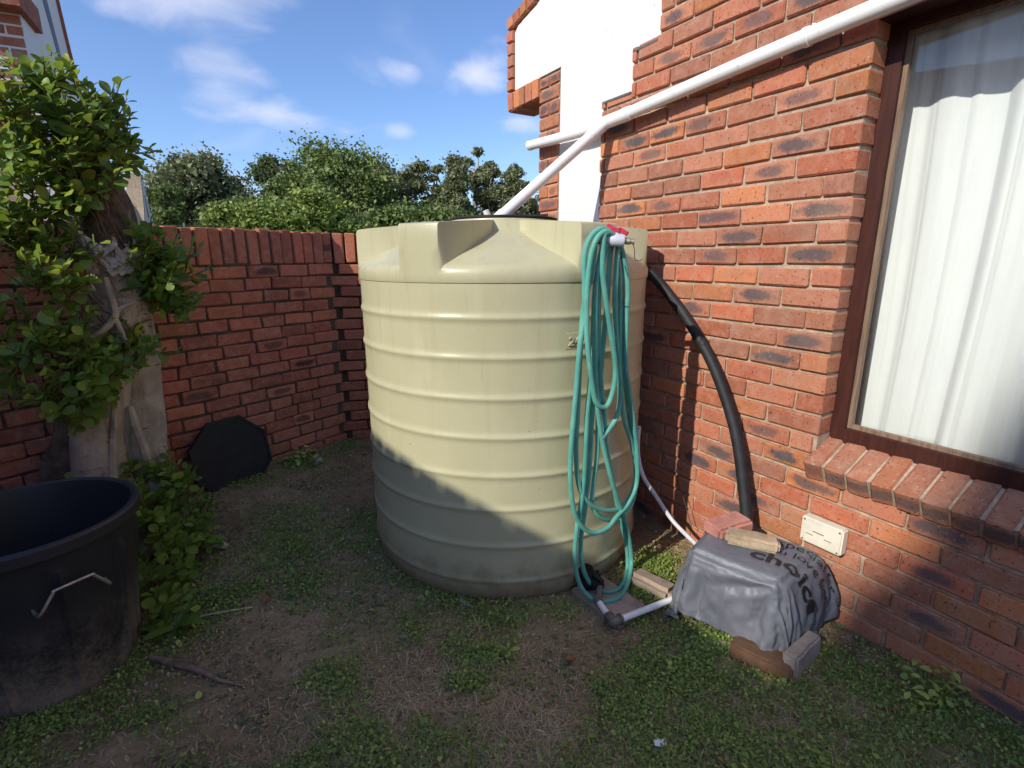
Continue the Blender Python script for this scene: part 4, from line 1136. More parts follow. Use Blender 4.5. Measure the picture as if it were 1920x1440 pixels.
# aerial roots binding the trunk
rs_ = random.Random(6); t = MB()
for k in range(26):
    z0 = rs_.uniform(1.15, 1.85); a0_ = rs_.uniform(-2.6, .6); L = rs_.uniform(.25, .6); cx_, cy_ = -1.99, 2.60
    pts = []
    for i in range(7):
        u = i / 6; a = a0_ + (u - .5) * rs_.uniform(.6, 1.6); z = z0 - L * (u - .5) + rs_.uniform(-.02, .02); rad = .135 + .03 * (1 - u) * (z < 1.2) + rs_.uniform(0, .012)
        pts.append((cx_ + rad * math.cos(a) - .02, cy_ + rad * math.sin(a) - .02, z))
    t.tube(pts, [rs_.uniform(.0015, .004)] * 7, 5, 3)
part_w(t, 'aerial_root', M_twig, fig)
t = MB()
t.tube([(-1.90, 2.47, 1.40), (-1.885, 2.465, 1.30), (-1.88, 2.46, 1.22), (-1.93, 2.42, 1.15), (-2.0, 2.36, 1.10)], [.012, .017, .016, .014, .008], 9, 4)
t.tube([(-1.885, 2.462, 1.23), (-1.855, 2.48, 1.26), (-1.82, 2.53, 1.28)], [.013, .010, .006], 8, 4); t.tube([(-1.885, 2.462, 1.22), (-1.86, 2.46, 1.14), (-1.85, 2.47, 1.07)], [.013, .010, .006], 8, 4)
part_w(t, 'surface_root', M_bark, fig); t = MB()
t.tube([(-1.95, 2.45, .42), (-1.93, 2.44, .37), (-1.90, 2.43, .33), (-1.84, 2.46, .28)], [.02, .028, .026, .018], 9, 4)
part_w(t, 'surface_root', M_bark, fig)
t = MB(); t.tube([(-1.86, 2.42, .05), (-1.70, 2.47, .05), (-1.56, 2.44, .035), (-1.49, 2.43, .015)], [.05, .038, .026, .012], 9, 4); t.tube([(-1.9, 2.36, .04), (-1.75, 2.40, .03), (-1.62, 2.33, .015)], [.04, .03, .015], 9, 4)
part_w(t, 'ground_root', M_bark, fig)
rs_ = random.Random(16)
for a_deg, z1_, r_ in ((-150, 1.0, .030), (-118, .85, .036), (-95, 1.15, .026), (-72, .9, .034), (-48, 1.2, .024), (-20, .8, .03), (-130, 1.3, .02)):
    pts, rr_ = [], []
    for i in range(9):
        u = i / 8; z = z1_ * (1 - u) - .03; a = R(a_deg) + .35 * math.sin(u * 4 + a_deg)
        cx_ = -2.03 + .03 * (1 - u); cy_ = 2.47 + .09 * (1 - u)
        rad = .125 + .10 * u ** 3 + .012 * math.sin(u * 9 + a_deg)
        pts.append((cx_ + rad * math.cos(a), cy_ + rad * math.sin(a), z)); rr_.append(r_ * (.55 + .75 * u) * rs_.uniform(.85, 1.15))
    t = MB(); t.tube(pts, rr_, 9, 4); part_w(t, 'root', M_bark, fig, smooth=True)

def leaf_mesh(name, L, W, seed, mat):
    """obovate leaf lying in xy, base at origin, along +y, folded and curved"""
    r_ = random.Random(seed); st = [(0, .02), (.12, .16), (.32, .38), (.55, .5), (.75, .46), (.9, .28), (1.0, .02)]
    fold, curl = r_.uniform(.15, .45), r_.uniform(-.25, .35); vs, fs = [], []
    for u, w in st:
        y = u * L; zc = curl * L * (u - u * u * 1.3); tw = r_.uniform(-.02, .02)
        for sgn in (-1, 0, 1):
            x = sgn * w * W; vs.append((x + tw * L * u, y, zc + abs(sgn) * w * W * fold + (.02 * L * math.sin(u * 9 + sgn + seed) if sgn else 0)))
    for i in range(len(st) - 1):
        for k in range(2): fs.append((3 * i + k, 3 * i + k + 1, 3 * i + 4 + k, 3 * i + 3 + k))
    me = bpy.data.meshes.new(name); me.from_pydata(vs, [], fs); me.update(); me.polygons.foreach_set('use_smooth', [True] * len(fs))
    if mat: me.materials.append(mat)
    return me
LEAVES = [leaf_mesh('leaf', .08, .052 + .006 * (i % 3), 40 + i, M_leaf) for i in range(6)]
LV = [np.array([v.co[:] for v in m_.vertices]) for m_ in LEAVES]; LFc = np.array([p.vertices[:] for p in LEAVES[0].polygons])

def leaf_cluster_set(thing, clusters, limit, seed, twig_len=.13, size=(.46, .98), mat_joined=M_leaf_j, per=(5, 9), twigs_per_m3=1.0, tone_bias=0.0, up=.55, dens=1.6):
    r_ = random.Random(seed); tw = MB(); leaves = []
    camp = Vector((0, 0, CAM_Z))
    for (cx, cy, cz, rx, rz, nt) in clusters:
        for _ in range(int(nt * dens)):
            d = Vector((r_.gauss(0, 1), r_.gauss(0, 1), r_.gauss(0, 1))).normalized()
            if d.dot((camp - Vector((cx, cy, cz))).normalized()) < -.35 and r_.random() < .7: d = -d
            rad = r_.random() ** .45
            p = Vector((cx + d.x * rx * rad, cy + d.y * rx * .8 * rad, cz + d.z * rz * rad))
            ax = (d * .9 + Vector((0, -.15, up)) + Vector((r_.uniform(-.4, .4), r_.uniform(-.4, .4), r_.uniform(-.3, .3)))).normalized()
            L = twig_len * r_.uniform(.6, 1.3); n = r_.randint(*per)
            tw.tube([p - ax * L * .5, p + ax * L * .2, p + ax * L * .8], [.0035, .0028, .0016], 5, 2, False)
            ph_ = r_.uniform(0, 6.28); side = ax.orthogonal().normalized()
            for k in range(n):
                u = (k + .5) / n; a = ph_ + k * 2.4
                q = p + ax * L * (-.3 + 1.15 * u)
                sd = (Matrix.Rotation(a, 3, ax) @ side)
                dirv = (sd * (1.15 - .5 * u) + ax * (.3 + .9 * u * u)).normalized()
                dirv = (dirv + Vector((0, 0, .12 - .2 * r_.random()))).normalized()
                # blade normal: up with the twig axis
                face = ax * .45 + Vector((0, 0, .45)) - sun_dir * .75
                nz = face - dirv * dirv.dot(face)
                if nz.length < .1: nz = dirv.orthogonal()
                nz.normalize(); xx = dirv.cross(nz).normalized(); nz = xx.cross(dirv)
                s_ = r_.uniform(*size) * (.72 + .5 * (1 - u)) 
                leaves.append((q, Matrix((xx, dirv, nz)).transposed(), s_, u, r_.random(), r_.randrange(len(LEAVES))))
    part_w(tw, 'twigs', M_twig, thing)
    order = sorted(range(len(leaves)), key=lambda i: ((leaves[i][0] - camp).length - .25 * leaves[i][2]) + (0 if in_frame(leaves[i][0], 10) else 9))
    inv = thing.matrix_world.inverted(); vs, fs, off = [], [], 0
    for rank, i in enumerate(order):
        q, rot, s_, u, rv, mi = leaves[i]
        young = max(0, (u - .72) / .28)
        if rank < limit:
            o = bpy.data.objects.new('leaf', LEAVES[mi]); COL.objects.link(o); o.parent = thing; o.matrix_parent_inverse = inv
            o.matrix_world = Matrix.Translation(q) @ rot.to_4x4() @ Matrix.Scale(s_, 4)
            o.color = (min(1, rv + tone_bias), min(1, young * r_.uniform(.3, 1) * .9 + (.5 if rv > .9 else .12) + (.22 * r_.random() if q.z > 1.55 else 0)), 0, 1)  # upper leaves get extra yellow, painting in their sunlit brightness
        else:
            A = LV[mi] * s_ @ np.array(rot.transposed()) + np.array(q); vs.append(A); fs.append(LFc + off); off += len(A)
    if vs:
        o = np_mesh('leaf_mass', np.concatenate(vs), np.concatenate(fs), mat_joined, None, True); o.parent = thing; o.matrix_parent_inverse = inv; o['kind'] = 'stuff'
    print('leaves', len(leaves))
CL = [(-2.034, 2.471, 2.021, 0.25, 0.26, 36), (-1.955, 2.679, 2.08, 0.15, 0.16, 14), (-2.092, 2.384, 1.724, 0.175, 0.186, 24), (-1.93, 2.46, 1.83, 0.16, 0.15, 20), (-1.91, 2.66, 2.02, 0.11, 0.13, 18), (-2.08, 2.50, 2.22, 0.14, 0.09, 9), (-2.16, 2.40, 2.08, 0.136, 0.182, 12), (-2.14, 2.35, 1.56, 0.14, 0.10, 13), (-1.99, 2.39, 1.51, 0.13, 0.05, 6), (-1.80, 2.68, 1.43, 0.16, 0.15, 30), (-1.815, 2.74, 1.31, 0.12, 0.13, 16), (-2.05, 2.28, 1.38, 0.18, 0.09, 14), (-2.11, 2.26, 1.13, 0.18, 0.14, 22), (-1.95, 2.34, 1.00, 0.17, 0.10, 20), (-2.01, 2.24, 0.90, 0.17, 0.12, 18), (-1.85, 2.54, 1.10, 0.08, 0.13, 9)]
bpy.context.view_layer.update()
leaf_cluster_set(fig, CL, 300, 12)
bush = empty('fig_shoots', (-1.78, 2.35, 0), 0, 'low bush of round leaved shoots growing between the dustbin and the trunk', 'bush')
bpy.context.view_layer.update()
BU = [(-1.984, 2.455, 0.40, 0.13, .07, 5), (-1.81, 2.467, 0.33, 0.15, .11, 10), (-1.804, 2.314, 0.24, 0.15, .12, 12), (-1.715, 2.409, 0.19, 0.14, .1, 10), (-1.697, 2.239, 0.11, 0.14, .08, 10), (-1.628, 2.05, 0.07, 0.11, .05, 6), (-1.824, 2.66, 0.22, 0.09, .1, 6), (-1.67, 2.52, 0.13, 0.09, .08, 5), (-1.503, 1.888, 0.05, 0.09, .03, 4), (-1.80, 2.52, .42, .05, .12, 3), (-1.60, 2.36, .10, .11, .06, 6), (-1.58, 2.20, .06, .10, .04, 5)]
leaf_cluster_set(bush, BU, 300, 13, .11, (.48, .85), M_leaf_j, (5, 8), tone_bias=.2, up=.8)

# ------------------------------------------------------------------ small plants and litter
def rosette(name, c, n, L, label, mat=M_clover, seed=1, lift=.5, wr=(.30, .42)):
    r_ = random.Random(seed); o = empty(name, c, 0, label, 'weed'); bpy.context.view_layer.update()
    for k in range(n):
        a = 2 * math.pi * k / n + r_.uniform(-.3, .3); l_ = L * r_.uniform(.7, 1.15)
        me = leaf_mesh('leaf', l_, l_ * r_.uniform(*wr), seed * 50 + k, mat)
        lf = link('leaf', me, None, o, (0, 0, .01), (r_.uniform(.05, lift), r_.uniform(-.2, .2), a)); lf.color = (r_.uniform(.1, .6), .05, 0, 1)
    return o
rosette('dandelion', (-1.38, 1.82, .0), 11, .13, 'broad leaved dandelion rosette on the soil beside the dustbin', M_leaf, seed=3, lift=.55, wr=(.30, .42))
rosette('seedling', (-.02, 1.70, .0), 4, .055, 'single broad leaved seedling on bare soil in front of the tank', seed=7, lift=.3)
rosette('dry_weed', (.12, 1.33, .0), 12, .055, 'small withered weed tuft with dry spreading stalks in the lawn', M_straw, seed=9, lift=.6, wr=(.035, .06))
rosette('weed_tuft', (-.14, 1.83, .0), 9, .06, 'low star shaped weed tuft in front of the tank', seed=12, lift=.5, wr=(.06, .10))
def leafy_weed(name, c, n, rad, label, seed, size=.03):
    r_ = random.Random(seed); o = empty(name, c, 0, label, 'weed'); bpy.context.view_layer.update(); st = MB()
    mes = [leaf_mesh('leaf', size, size * .5, seed * 9 + i, M_clover) for i in range(3)]
    for k in range(n):
        a = r_.uniform(0, 6.28); d = rad * math.sqrt(r_.random()); h = r_.uniform(.02, .075) * (1.2 - d / rad * .5)
        p = Vector((d * math.cos(a), d * math.sin(a), h)); st.tube([(p.x * .5, p.y * .5, 0), tuple(p)], .0012, 4, 1, False)
        link('leaf', r_.choice(mes), None, o, p, (r_.uniform(-.5, .5), r_.uniform(-.5, .5), r_.uniform(0, 6.28)), (r_.uniform(.7, 1.3),) * 3)
    st.build('stems', M_clover, o)
leafy_weed('wall_weed', (1.46, 1.50, .0), 44, .11, 'bright green leafy weed growing at the foot of the house wall', 5, .034)
leafy_weed('corner_weed', (-1.58, 3.62, .03), 40, .13, 'green weed clump at the foot of the garden wall beside the black cover', 6, .045)

t = MB(); t.tube([(-1.39, 1.665, .016), (-1.27, 1.625, .024), (-1.17, 1.60, .018), (-1.05, 1.55, .014), (-.95, 1.533, .010)], [.010, .013, .011, .007, .003], 8, 4)
me = t.mesh('stick', True, 180)
for v in me.vertices: v.co += Vector((mnoise.noise(v.co * 40), mnoise.noise(v.co * 40 + Vector((7, 0, 0))), mnoise.noise(v.co * 30 + Vector((0, 7, 0))))) * .005
o = link('stick', me, simple('dead_branch', (.20, .135, .10), .9, .4, 30, .6, .2, 0, 60, .008)); tag(o, 'short crooked piece of dead branch on the soil beside the dustbin', 'stick')
t = MB(); t.tube([(-1.45, 1.835, .01), (-1.28, 1.90, .02), (-1.13, 1.955, .012)], .0035, 6, 4); o = t.build('stalk', M_straw, None); tag(o, 'long thin dry stalk lying on the soil right of the dandelion', 'stalk')

def scrap(name, c, s_, mat, label, cat, seed):
    r_ = random.Random(seed); n = 7; rows = [[(c[0] + (i / n - .5) * s_[0], c[1] + (j / n - .5) * s_[1], c[2] + .012 + .007 * mnoise.noise(Vector((i * .5, j * .5, seed)))) for i in range(n + 1)] for j in range(n + 1)]
    o = MB().quadgrid(rows).build(name, mat, None, smooth=True, angle=180); sdm = o.modifiers.new('t', 'SOLIDIFY'); sdm.thickness = .002
    return tag(o, label, cat)
scrap('paper_scrap', (.456, 1.30, .0), (.038, .026), M_paper, 'crumpled white scrap of paper on the grass at the bottom', 'litter', 3)
M_orange = simple('orange_leaf', (.32, .09, .03), .7)
for i, (p, s_, lab) in enumerate([((-1.095, 1.982), .032, 'small orange dead leaf on bare soil between dustbin and tank'), ((.235, 1.66), .03, 'small tan dead leaf on the soil below the pipe elbow'), ((1.26, 1.42), .018, 'tiny reddish dead leaf in the grass near the house wall')]):
    me = leaf_mesh('dead_leaf', s_ * 1.3, s_ * .7, 70 + i, M_orange); o = link('dead_leaf', me, None, None, (p[0], p[1], ground_z(*p) + .012), (.2, .1, i * 2.1)); tag(o, lab, 'dead leaf')
for i, (p, s_, lab) in enumerate([((-1.70, 1.36, .01), (.07, .05, .04), 'pale stone at the foot of the dustbin by the picture edge'), ((-1.43, 3.58, .03), (.09, .05, .04), 'pale flat stone near the foot of the garden wall'), ((-.215, 1.985, .008), (.075, .025, .014), 'pale bark chip lying against the foot of the tank')]):
    bm = bmesh.new(); bmesh.ops.create_icosphere(bm, subdivisions=3, radius=.5)
    for v in bm.verts:
        v.co *= 1 + .35 * mnoise.noise(v.co * 2.2 + Vector((i * 5, 0, 0))); v.co = Vector((v.co.x * s_[0], v.co.y * s_[1], v.co.z * s_[2]))
    me = bpy.data.meshes.new('stone'); bm.to_mesh(me); bm.free(); o = link('stone', me, M_pale_stone, None, p, (0, 0, .4 + i)); tag(o, lab, 'stone')

# ------------------------------------------------------------------ ground cover (uncountable)
GREEN = [(-.15, 1.68, .22, .9), (-.6, 1.55, .2, .8), (.35, 1.55, .25, 1.0), (1.0, 1.25, .35, 1.2), (1.2, 1.55, .15, .9), (.75, 1.3, .3, 1.1), (-.9, 2.6, .35, .7), (-.85, 2.1, .25, .8), (-.55, 1.78, .26, 1.0), (-.40, 2.05, .20, .8), (-.75, 1.95, .22, .7), (-.95, 1.72, .16, .5), (-1.15, 2.45, .3, .6), (-1.2, 2.75, .28, .7), (-.95, 2.35, .22, .5), (-1.35, 2.15, .25, .8), (-1.40, 1.75, .2, 1.0), (-1.45, 1.5, .25, .9), (-1.25, 1.42, .15, .6),
         (.62, 1.70, .27, 1.5), (.45, 1.62, .2, .9), (.72, 1.95, .15, 1.2), (.55, 1.98, .12, 1.2), (.68, 2.25, .15, 1.4), (.62, 2.13, .1, 1.0), (.0, 1.93, .16, .8), (.2, 1.9, .13, .9), (.3, 1.45, .2, .6), (.9, 1.45, .3, .9), (1.25, 1.35, .3, .9), (1.45, 1.45, .15, .8), (1.5, 1.2, .25, .8),
         (-.2, 1.12, .3, .8), (-.6, 1.15, .3, .9), (-1.0, 1.1, .3, .6), (.05, 1.55, .15, .6), (.5, 1.15, .35, .8), (-1.7, 3.25, .2, .7), (-1.55, 3.55, .18, .9), (-1.25, 3.4, .2, .4), (-1.0, 2.95, .15, .4), (-.95, 1.2, .15, .5), (-1.5, 1.15, .3, .8), (-1.35, 3.9, .15, .5)]
BARE = [(-.95, 1.75, .2, .6), (-.35, 1.55, .22, .7), (.1, 1.62, .2, .8), (.36, 1.72, .12, .8), (-1.05, 3.2, .25, .7), (-.85, 1.55, .2, .6), (-.75, 1.35, .16, .6), (-1.2, 1.2, .12, .4), (.8, 1.65, .07, .8)]
STRAW = [(-.25, 1.38, .3, 1.2), (.0, 1.3, .3, 1.0), (-.5, 1.3, .25, .8), (.35, 1.3, .25, .8), (-.1, 1.12, .35, .9), (1.1, 1.48, .12, .7), (.9, 1.2, .3, .6), (-.1, 1.55, .2, .4)]
def field(P, blobs):
    out = np.zeros(len(P))
    for x, y, r_, w in blobs: out = np.maximum(out, w * np.exp(-((P[:, 0] - x) ** 2 + (P[:, 1] - y) ** 2) / (r_ * r_) * 1.1))
    return out
nzt = rng.random((64, 64))
def vnoise(P, sc):
    q = P * sc; i = np.floor(q).astype(int); f = q - i; f = f * f * (3 - 2 * f)
    g = lambda a, b: nzt[(i[:, 0] + a) % 64, (i[:, 1] + b) % 64]
    return (g(0, 0) * (1 - f[:, 0]) + g(1, 0) * f[:, 0]) * (1 - f[:, 1]) + (g(0, 1) * (1 - f[:, 0]) + g(1, 1) * f[:, 0]) * f[:, 1]
def sample(n, fn, lo=(-2.6, .75), hi=(2.2, 4.3)):
    out = []; tot = 0
    while tot < n:
        P = rng.random((n * 2, 2)) * (np.array(hi) - np.array(lo)) + np.array(lo)
        d = np.clip(fn(P), 0, 1)
        ok = (np.hypot(P[:, 0] - TC.x, P[:, 1] - TC.y) > .685) & (P @ np.array([HN.x, HN.y]) < HD - .01) & (P @ np.array([GN.x, GN.y]) < GD - .01) & (np.hypot(P[:, 0] + 1.70, P[:, 1] - 1.638) > .225)
        q_ = P - np.array([BC.x, BC.y]); ok &= (np.abs(q_ @ np.array([E1b.x, E1b.y])) > .15) | (np.abs(q_ @ np.array([-E1b.y, E1b.x])) > .14)
        for (cx, cy, a, lx, ly) in ((.418, 1.985, -56, .14, .09), (.64, 2.075, -44, .1, .05), (1.07, 1.625, 39, .1, .025), (.93, 1.635, -38, .1, .05)):
            ca, sa = math.cos(R(a)), math.sin(R(a)); q_ = P - np.array([cx, cy]); ok &= (np.abs(q_ @ np.array([ca, sa])) > lx) | (np.abs(q_ @ np.array([-sa, ca])) > ly)
        # favour what is near the viewer
        ok &= rng.random(len(P)) < d
        out.append(P[ok]); tot += ok.sum()
        if len(out) > 40: break
    return np.concatenate(out)[:n]
def gz_np(P): return np.array([ground_z(x, y) for x, y in P])
def cover(name, P, size, h, tilt, mat, label, shape='leaf', elong=1.0):
    n = len(P); z = gz_np(P)
    a = rng.random(n) * 2 * math.pi; s_ = rng.uniform(size[0], size[1], n); hh = rng.uniform(h[0], h[1], n)
    tx, ty = rng.normal(0, tilt, n), rng.normal(0, tilt, n)
    if shape == 'leaf':
        loc = np.array([(0, -.5), (.38, -.22), (.42, .22), (0, .5), (-.42, .22), (-.38, -.22)])
    else:
        loc = np.array([(-.5, 0), (.5, 0)])
    k = len(loc); ca, sa = np.cos(a), np.sin(a)
    lx, ly = loc[:, 0][None] * s_[:, None], loc[:, 1][None] * s_[:, None] * elong
    X = lx * ca[:, None] - ly * sa[:, None]; Y = lx * sa[:, None] + ly * ca[:, None]
    Z = X * tx[:, None] + Y * ty[:, None] + (np.abs(loc[:, 0]) * .35)[None] * s_[:, None]
    V = np.stack([X + P[:, 0:1], Y + P[:, 1:2], Z + (z + hh)[:, None]], 2).reshape(-1, 3)
    base = np.arange(n)[:, None] * k
    F = np.concatenate([base + np.array([[0, 1, 2, 3]]), base + np.array([[0, 3, 4, 5]])])
    o = np_mesh(name, V, F, mat); tag(o, label, None, None, 'stuff'); return o
def blades(name, P, length, width, lean, mat, label):
    n = len(P); z = gz_np(P); a = rng.random(n) * 2 * math.pi; L = rng.uniform(length[0], length[1], n); W = rng.uniform(width[0], width[1], n)
    le = np.abs(rng.normal(lean[0], lean[1], n)); dx, dy = np.cos(a), np.sin(a); V = np.zeros((n, 5, 3)); 
    for i, (u, w) in enumerate(((0, 1), (0, -1), (.55, .75), (.55, -.75), (1, 0))):
        th = le * (.6 + .7 * u); hx = L * u * np.sin(th); hz_ = L * u * np.cos(th) * (1 - .15 * u)
        V[:, i, 0] = P[:, 0] + dx * hx - dy * W * w * .5; V[:, i, 1] = P[:, 1] + dy * hx + dx * W * w * .5; V[:, i, 2] = z + np.maximum(hz_, .002 + .004 * rng.random(n))
    V[:, :2, 2] = (z - .003)[:, None]
    b = np.arange(n)[:, None] * 5
    F = np.concatenate([b + np.array([[0, 1, 3]]), b + np.array([[0, 3, 2]]), b + np.array([[2, 3, 4]])])
    o = np_mesh(name, V.reshape(-1, 3), F, mat); tag(o, label, None, None, 'stuff'); return o
fg = lambda P: np.clip(field(P, GREEN) * (.25 + 1.5 * vnoise(P, 5.0) ** 1.5) * (.35 + 1.3 * vnoise(P + 7, 13.0)) - .75 * field(P, BARE), 0, 1) ** 1.25
near = lambda P: np.clip(1.25 - (P[:, 1] - 1.0) * .22, .3, 1)
cover('clover', sample(56000, lambda P: fg(P) * near(P) * .9 + .006), (.0055, .0125), (.002, .022), .42, M_clover, 'low clover leaves in patches over the soil')
cover('broad_clover', sample(700, lambda P: fg(P) * near(P) * .8 + .01), (.013, .024), (.006, .024), .4, M_clover, 'larger round ground cover leaves among the clover', elong=1.1)
fgr = lambda P: np.clip((.36 + .9 * vnoise(P + 3, 3.0)) * np.clip((1.70 - P[:, 1]) * 1.6, .08, 1) + .6 * fg(P) - .75 * field(P, BARE) - .15, 0, 1)
blades('grass', sample(42000, fgr), (.018, .058), (.0015, .0033), (.95, .4), M_grass, 'short thin green grass')
blades('dry_grass', sample(18000, lambda P: np.clip(field(P, STRAW) * (.3 + 1.2 * vnoise(P + 20, 6)) + .035, 0, 1)), (.02, .065), (.0014, .003), (1.35, .3), M_straw, 'dry straw coloured grass stems lying on the soil')
cover('leaf_litter', sample(4200, lambda P: .03 + 1.1 * vnoise(P + 11, 5) ** 3), (.005, .018), (.001, .008), .3, M_litter, 'small scattered leaf fragments on the soil', elong=1.5)
cover('grit', sample(1300, lambda P: .05 + 1.0 * vnoise(P + 31, 4) ** 3), (.003, .009), (.0, .004), .5, M_pale_stone, 'small pale grit on the soil')
cover('soil_crumbs', sample(17000, lambda P: .15 + .9 * vnoise(P + 41, 5) ** 2), (.004, .014), (-.002, .005), .75, M_crumb, 'loose brown soil crumbs', elong=1.1)
cover('twig_bits', sample(2600, lambda P: .1 + .9 * vnoise(P + 51, 3)), (.003, .006), (.001, .006), .2, M_straw, 'short bits of straw and twig on the soil', elong=6.0)

# ------------------------------------------------------------------ houses beyond the wall
def near_gable():
    o = empty('gabled_house', (-4.15, 5.0, 0), 0, 'near house with a white gable and brick pier behind the fig leaves', 'house')
    tdir = Vector((-.47, .883, 0)).normalized(); nrm = Vector((tdir.y, -tdir.x, 0))
    B = Vector((-4.15, 5.0, 0))
    f = lambda a, b, d: B + tdir * a - nrm * d + Vector((0, 0, b))
    g = MB(); g.prism([(0, .0), (0, 4.6), (1.35, 4.6), (1.52, 4.3), (1.64, 3.9), (1.80, 3.5), (2.1, 3.15), (2.7, 2.85), (4.2, 2.6), (4.2, 0)], 0, .24, f); part_w(g, 'gable_wall', M_plaster, o)
    for poly in ([(.72, 4.35), (.98, 4.35), (1.36, 3.40), (1.22, 3.40)], [(1.02, 3.28), (1.28, 3.0), (1.75, 2.6), (1.0, 2.6)]):
        g = MB(); g.prism(poly, -.004, .1, f); part_w(g, 'gable_slit', M_frame, o)
    edg = MB(); pr_ = [(1.35, 4.6), (1.52, 4.3), (1.64, 3.9), (1.80, 3.5), (2.1, 3.15), (2.7, 2.85), (4.2, 2.6)]
    for i in range(len(pr_) - 1):
        a, b = Vector(pr_[i]), Vector(pr_[i + 1]); n = Vector(((b - a).y, -(b - a).x)).normalized() * -.015
        edg.prism([a, b, b + n, a + n], -.03, .27, f)
    part_w(edg, 'gable_coping', M_gbrick_j, o)
    rp_ = random.Random(3)
    bmat = brick_meshes('brick', .222, .12, .0735, M_gbrick if False else M_hbrick, 4, seed=77)
    core_ = MB(); core_.prism([(.06, .0), (.06, 3.497), (.3, 3.497), (.3, 0)], .012, .47, f); part_w(core_, 'pier_mortar', M_mortar, o)
    inv = o.matrix_world.inverted()
    ang = math.atan2(-nrm.y, -nrm.x)
    for k in range(11):
        zb = 2.56 + k * .085; js = [0, .235, .47] if k % 2 == 0 else [0, .118, .353, .47]
        for q in range(len(js) - 1):
            L = js[q + 1] - js[q] - .01; c = B + tdir * .058 - nrm * ((js[q] + js[q + 1]) / 2) + Vector((0, 0, zb + .0425))
            b_ = bpy.data.objects.new('brick', rp_.choice(bmat)); COL.objects.link(b_); b_.parent = o; b_.matrix_parent_inverse = inv
            b_.location = c; b_.rotation_euler = (0, 0, ang); b_.scale = (L / .222, 1, 1); b_.color = (rp_.random() * .6, 0, rp_.random() * .6, 1)
    g = MB(); g.prism([(-.20, 3.50), (-.20, 3.70), (.42, 3.70), (.42, 3.50)], -.05, .62, f); part_w(g, 'corbel_cap', M_gbrick_j, o)
    g = MB(); g.prism([(-.12, 3.705), (-.12, 4.3), (.3, 4.3), (.3, 3.705)], .06, .5, f); part_w(g, 'cap_panel', M_plaster, o)
    # roof and eaves to the left of the pier
    g = MB(); g.quadgrid([[B + tdir * a - nrm * (.30 + d) + Vector((0, 0, 3.12 + d * .55)) for d in (0, 1.5, 3.2)] for a in (.1, 2, 4.2)]); ro = part_w(g, 'roof', M_rooftile, o); sdm = ro.modifiers.new('t', 'SOLIDIFY'); sdm.thickness = .06
    g = MB(); g.prism([(.15, 0), (.15, 3.1), (4.2, 3.1), (4.2, 0)], .48, .6, f); part_w(g, 'side_wall', M_gbrick_j, o)
    g = MB(); g.tube([B + tdir * -.10 - nrm * 1.6 + Vector((0, 0, 3.25)), B + tdir * -.05 - nrm * .25 + Vector((0, 0, 2.98))], .04, 12, 1); part_w(g, 'gutter_pipe', M_pvc, o, smooth=True)
near_gable()
def far_gable(D=34.0):
    o = empty('gabled_house', (0, 0, 0), 0, 'distant house with a small white gable and red tiled roof, seen over the garden wall', 'house')
    o.location = (D * math.sin(R(-33.8)), D * math.cos(R(-33.8)), 0); bpy.context.view_layer.update()
    B = Vector(o.location); tdir = Vector((-.44, .90, 0)).normalized(); nrm = Vector((tdir.y, -tdir.x, 0))
    f = lambda a, b, d: B + tdir * a - nrm * d + Vector((0, 0, b))
    S = [(-1.9, 0), (-1.9, 2.9), (-1.3, 3.2), (-.8, 3.9), (-.45, 4.9), (-.35, 5.5), (.35, 5.5), (.5, 4.9), (.9, 4.0), (2.6, 2.9), (4.6, 2.4), (4.6, 0)]
    g = MB(); g.prism(S, 0, .3, f); part_w(g, 'gable_wall', M_plaster, o)
    cpn = MB()
    for i in range(1, 6):
        a, b = Vector(S[i]), Vector(S[i + 1]); n = Vector(((b - a).y, -(b - a).x)).normalized() * -.22
        cpn.prism([a, b, b + n, a + n], -.02, .62, f)
    part_w(cpn, 'brick_edge', M_paver_tan, o)
    g = MB(); g.prism([(.0, 3.6), (.16, 3.6), (-.05, 4.7), (-.12, 4.7)], -.02, .1, f); g.prism([(1.2, 2.2), (1.7, 2.2), (1.7, 2.7), (1.2, 2.7)], -.02, .1, f); part_w(g, 'gable_slit', M_frame, o)
    rows_ = []
    for q in range(9):
        d = q * .42; rows_.append((d, 5.0 - d * .0))
    g = MB()
    for q in range(10):
        a = -.3 - q * .26; z_ = 4.9 - q * .22
        g.prism([(a, z_), (a - .29, z_ - .235), (a - .29, z_ - .275), (a, z_ - .05)], .62, 5.5, f)
    part_w(g, 'roof', M_rooftile, o)
    g = MB(); g.prism([(-2.5, 0), (-2.5, 2.5), (-1.9, 2.5), (-1.9, 0)], .7, 5.5, f); part_w(g, 'side_wall', M_gbrick_j, o)
    g = MB(); g.prism([(-3.15, 2.55), (-3.05, 2.55), (-3.05, 2.68), (-3.15, 2.68)], .6, 5.5, f); part_w(g, 'gutter', M_pvc, o)
    g = MB(); g.prism([(3.6, 2.4), (4.3, 2.4), (4.3, 3.6), (3.6, 3.6)], .4, .9, f); part_w(g, 'chimney', M_paver_tan, o)
far_gable()

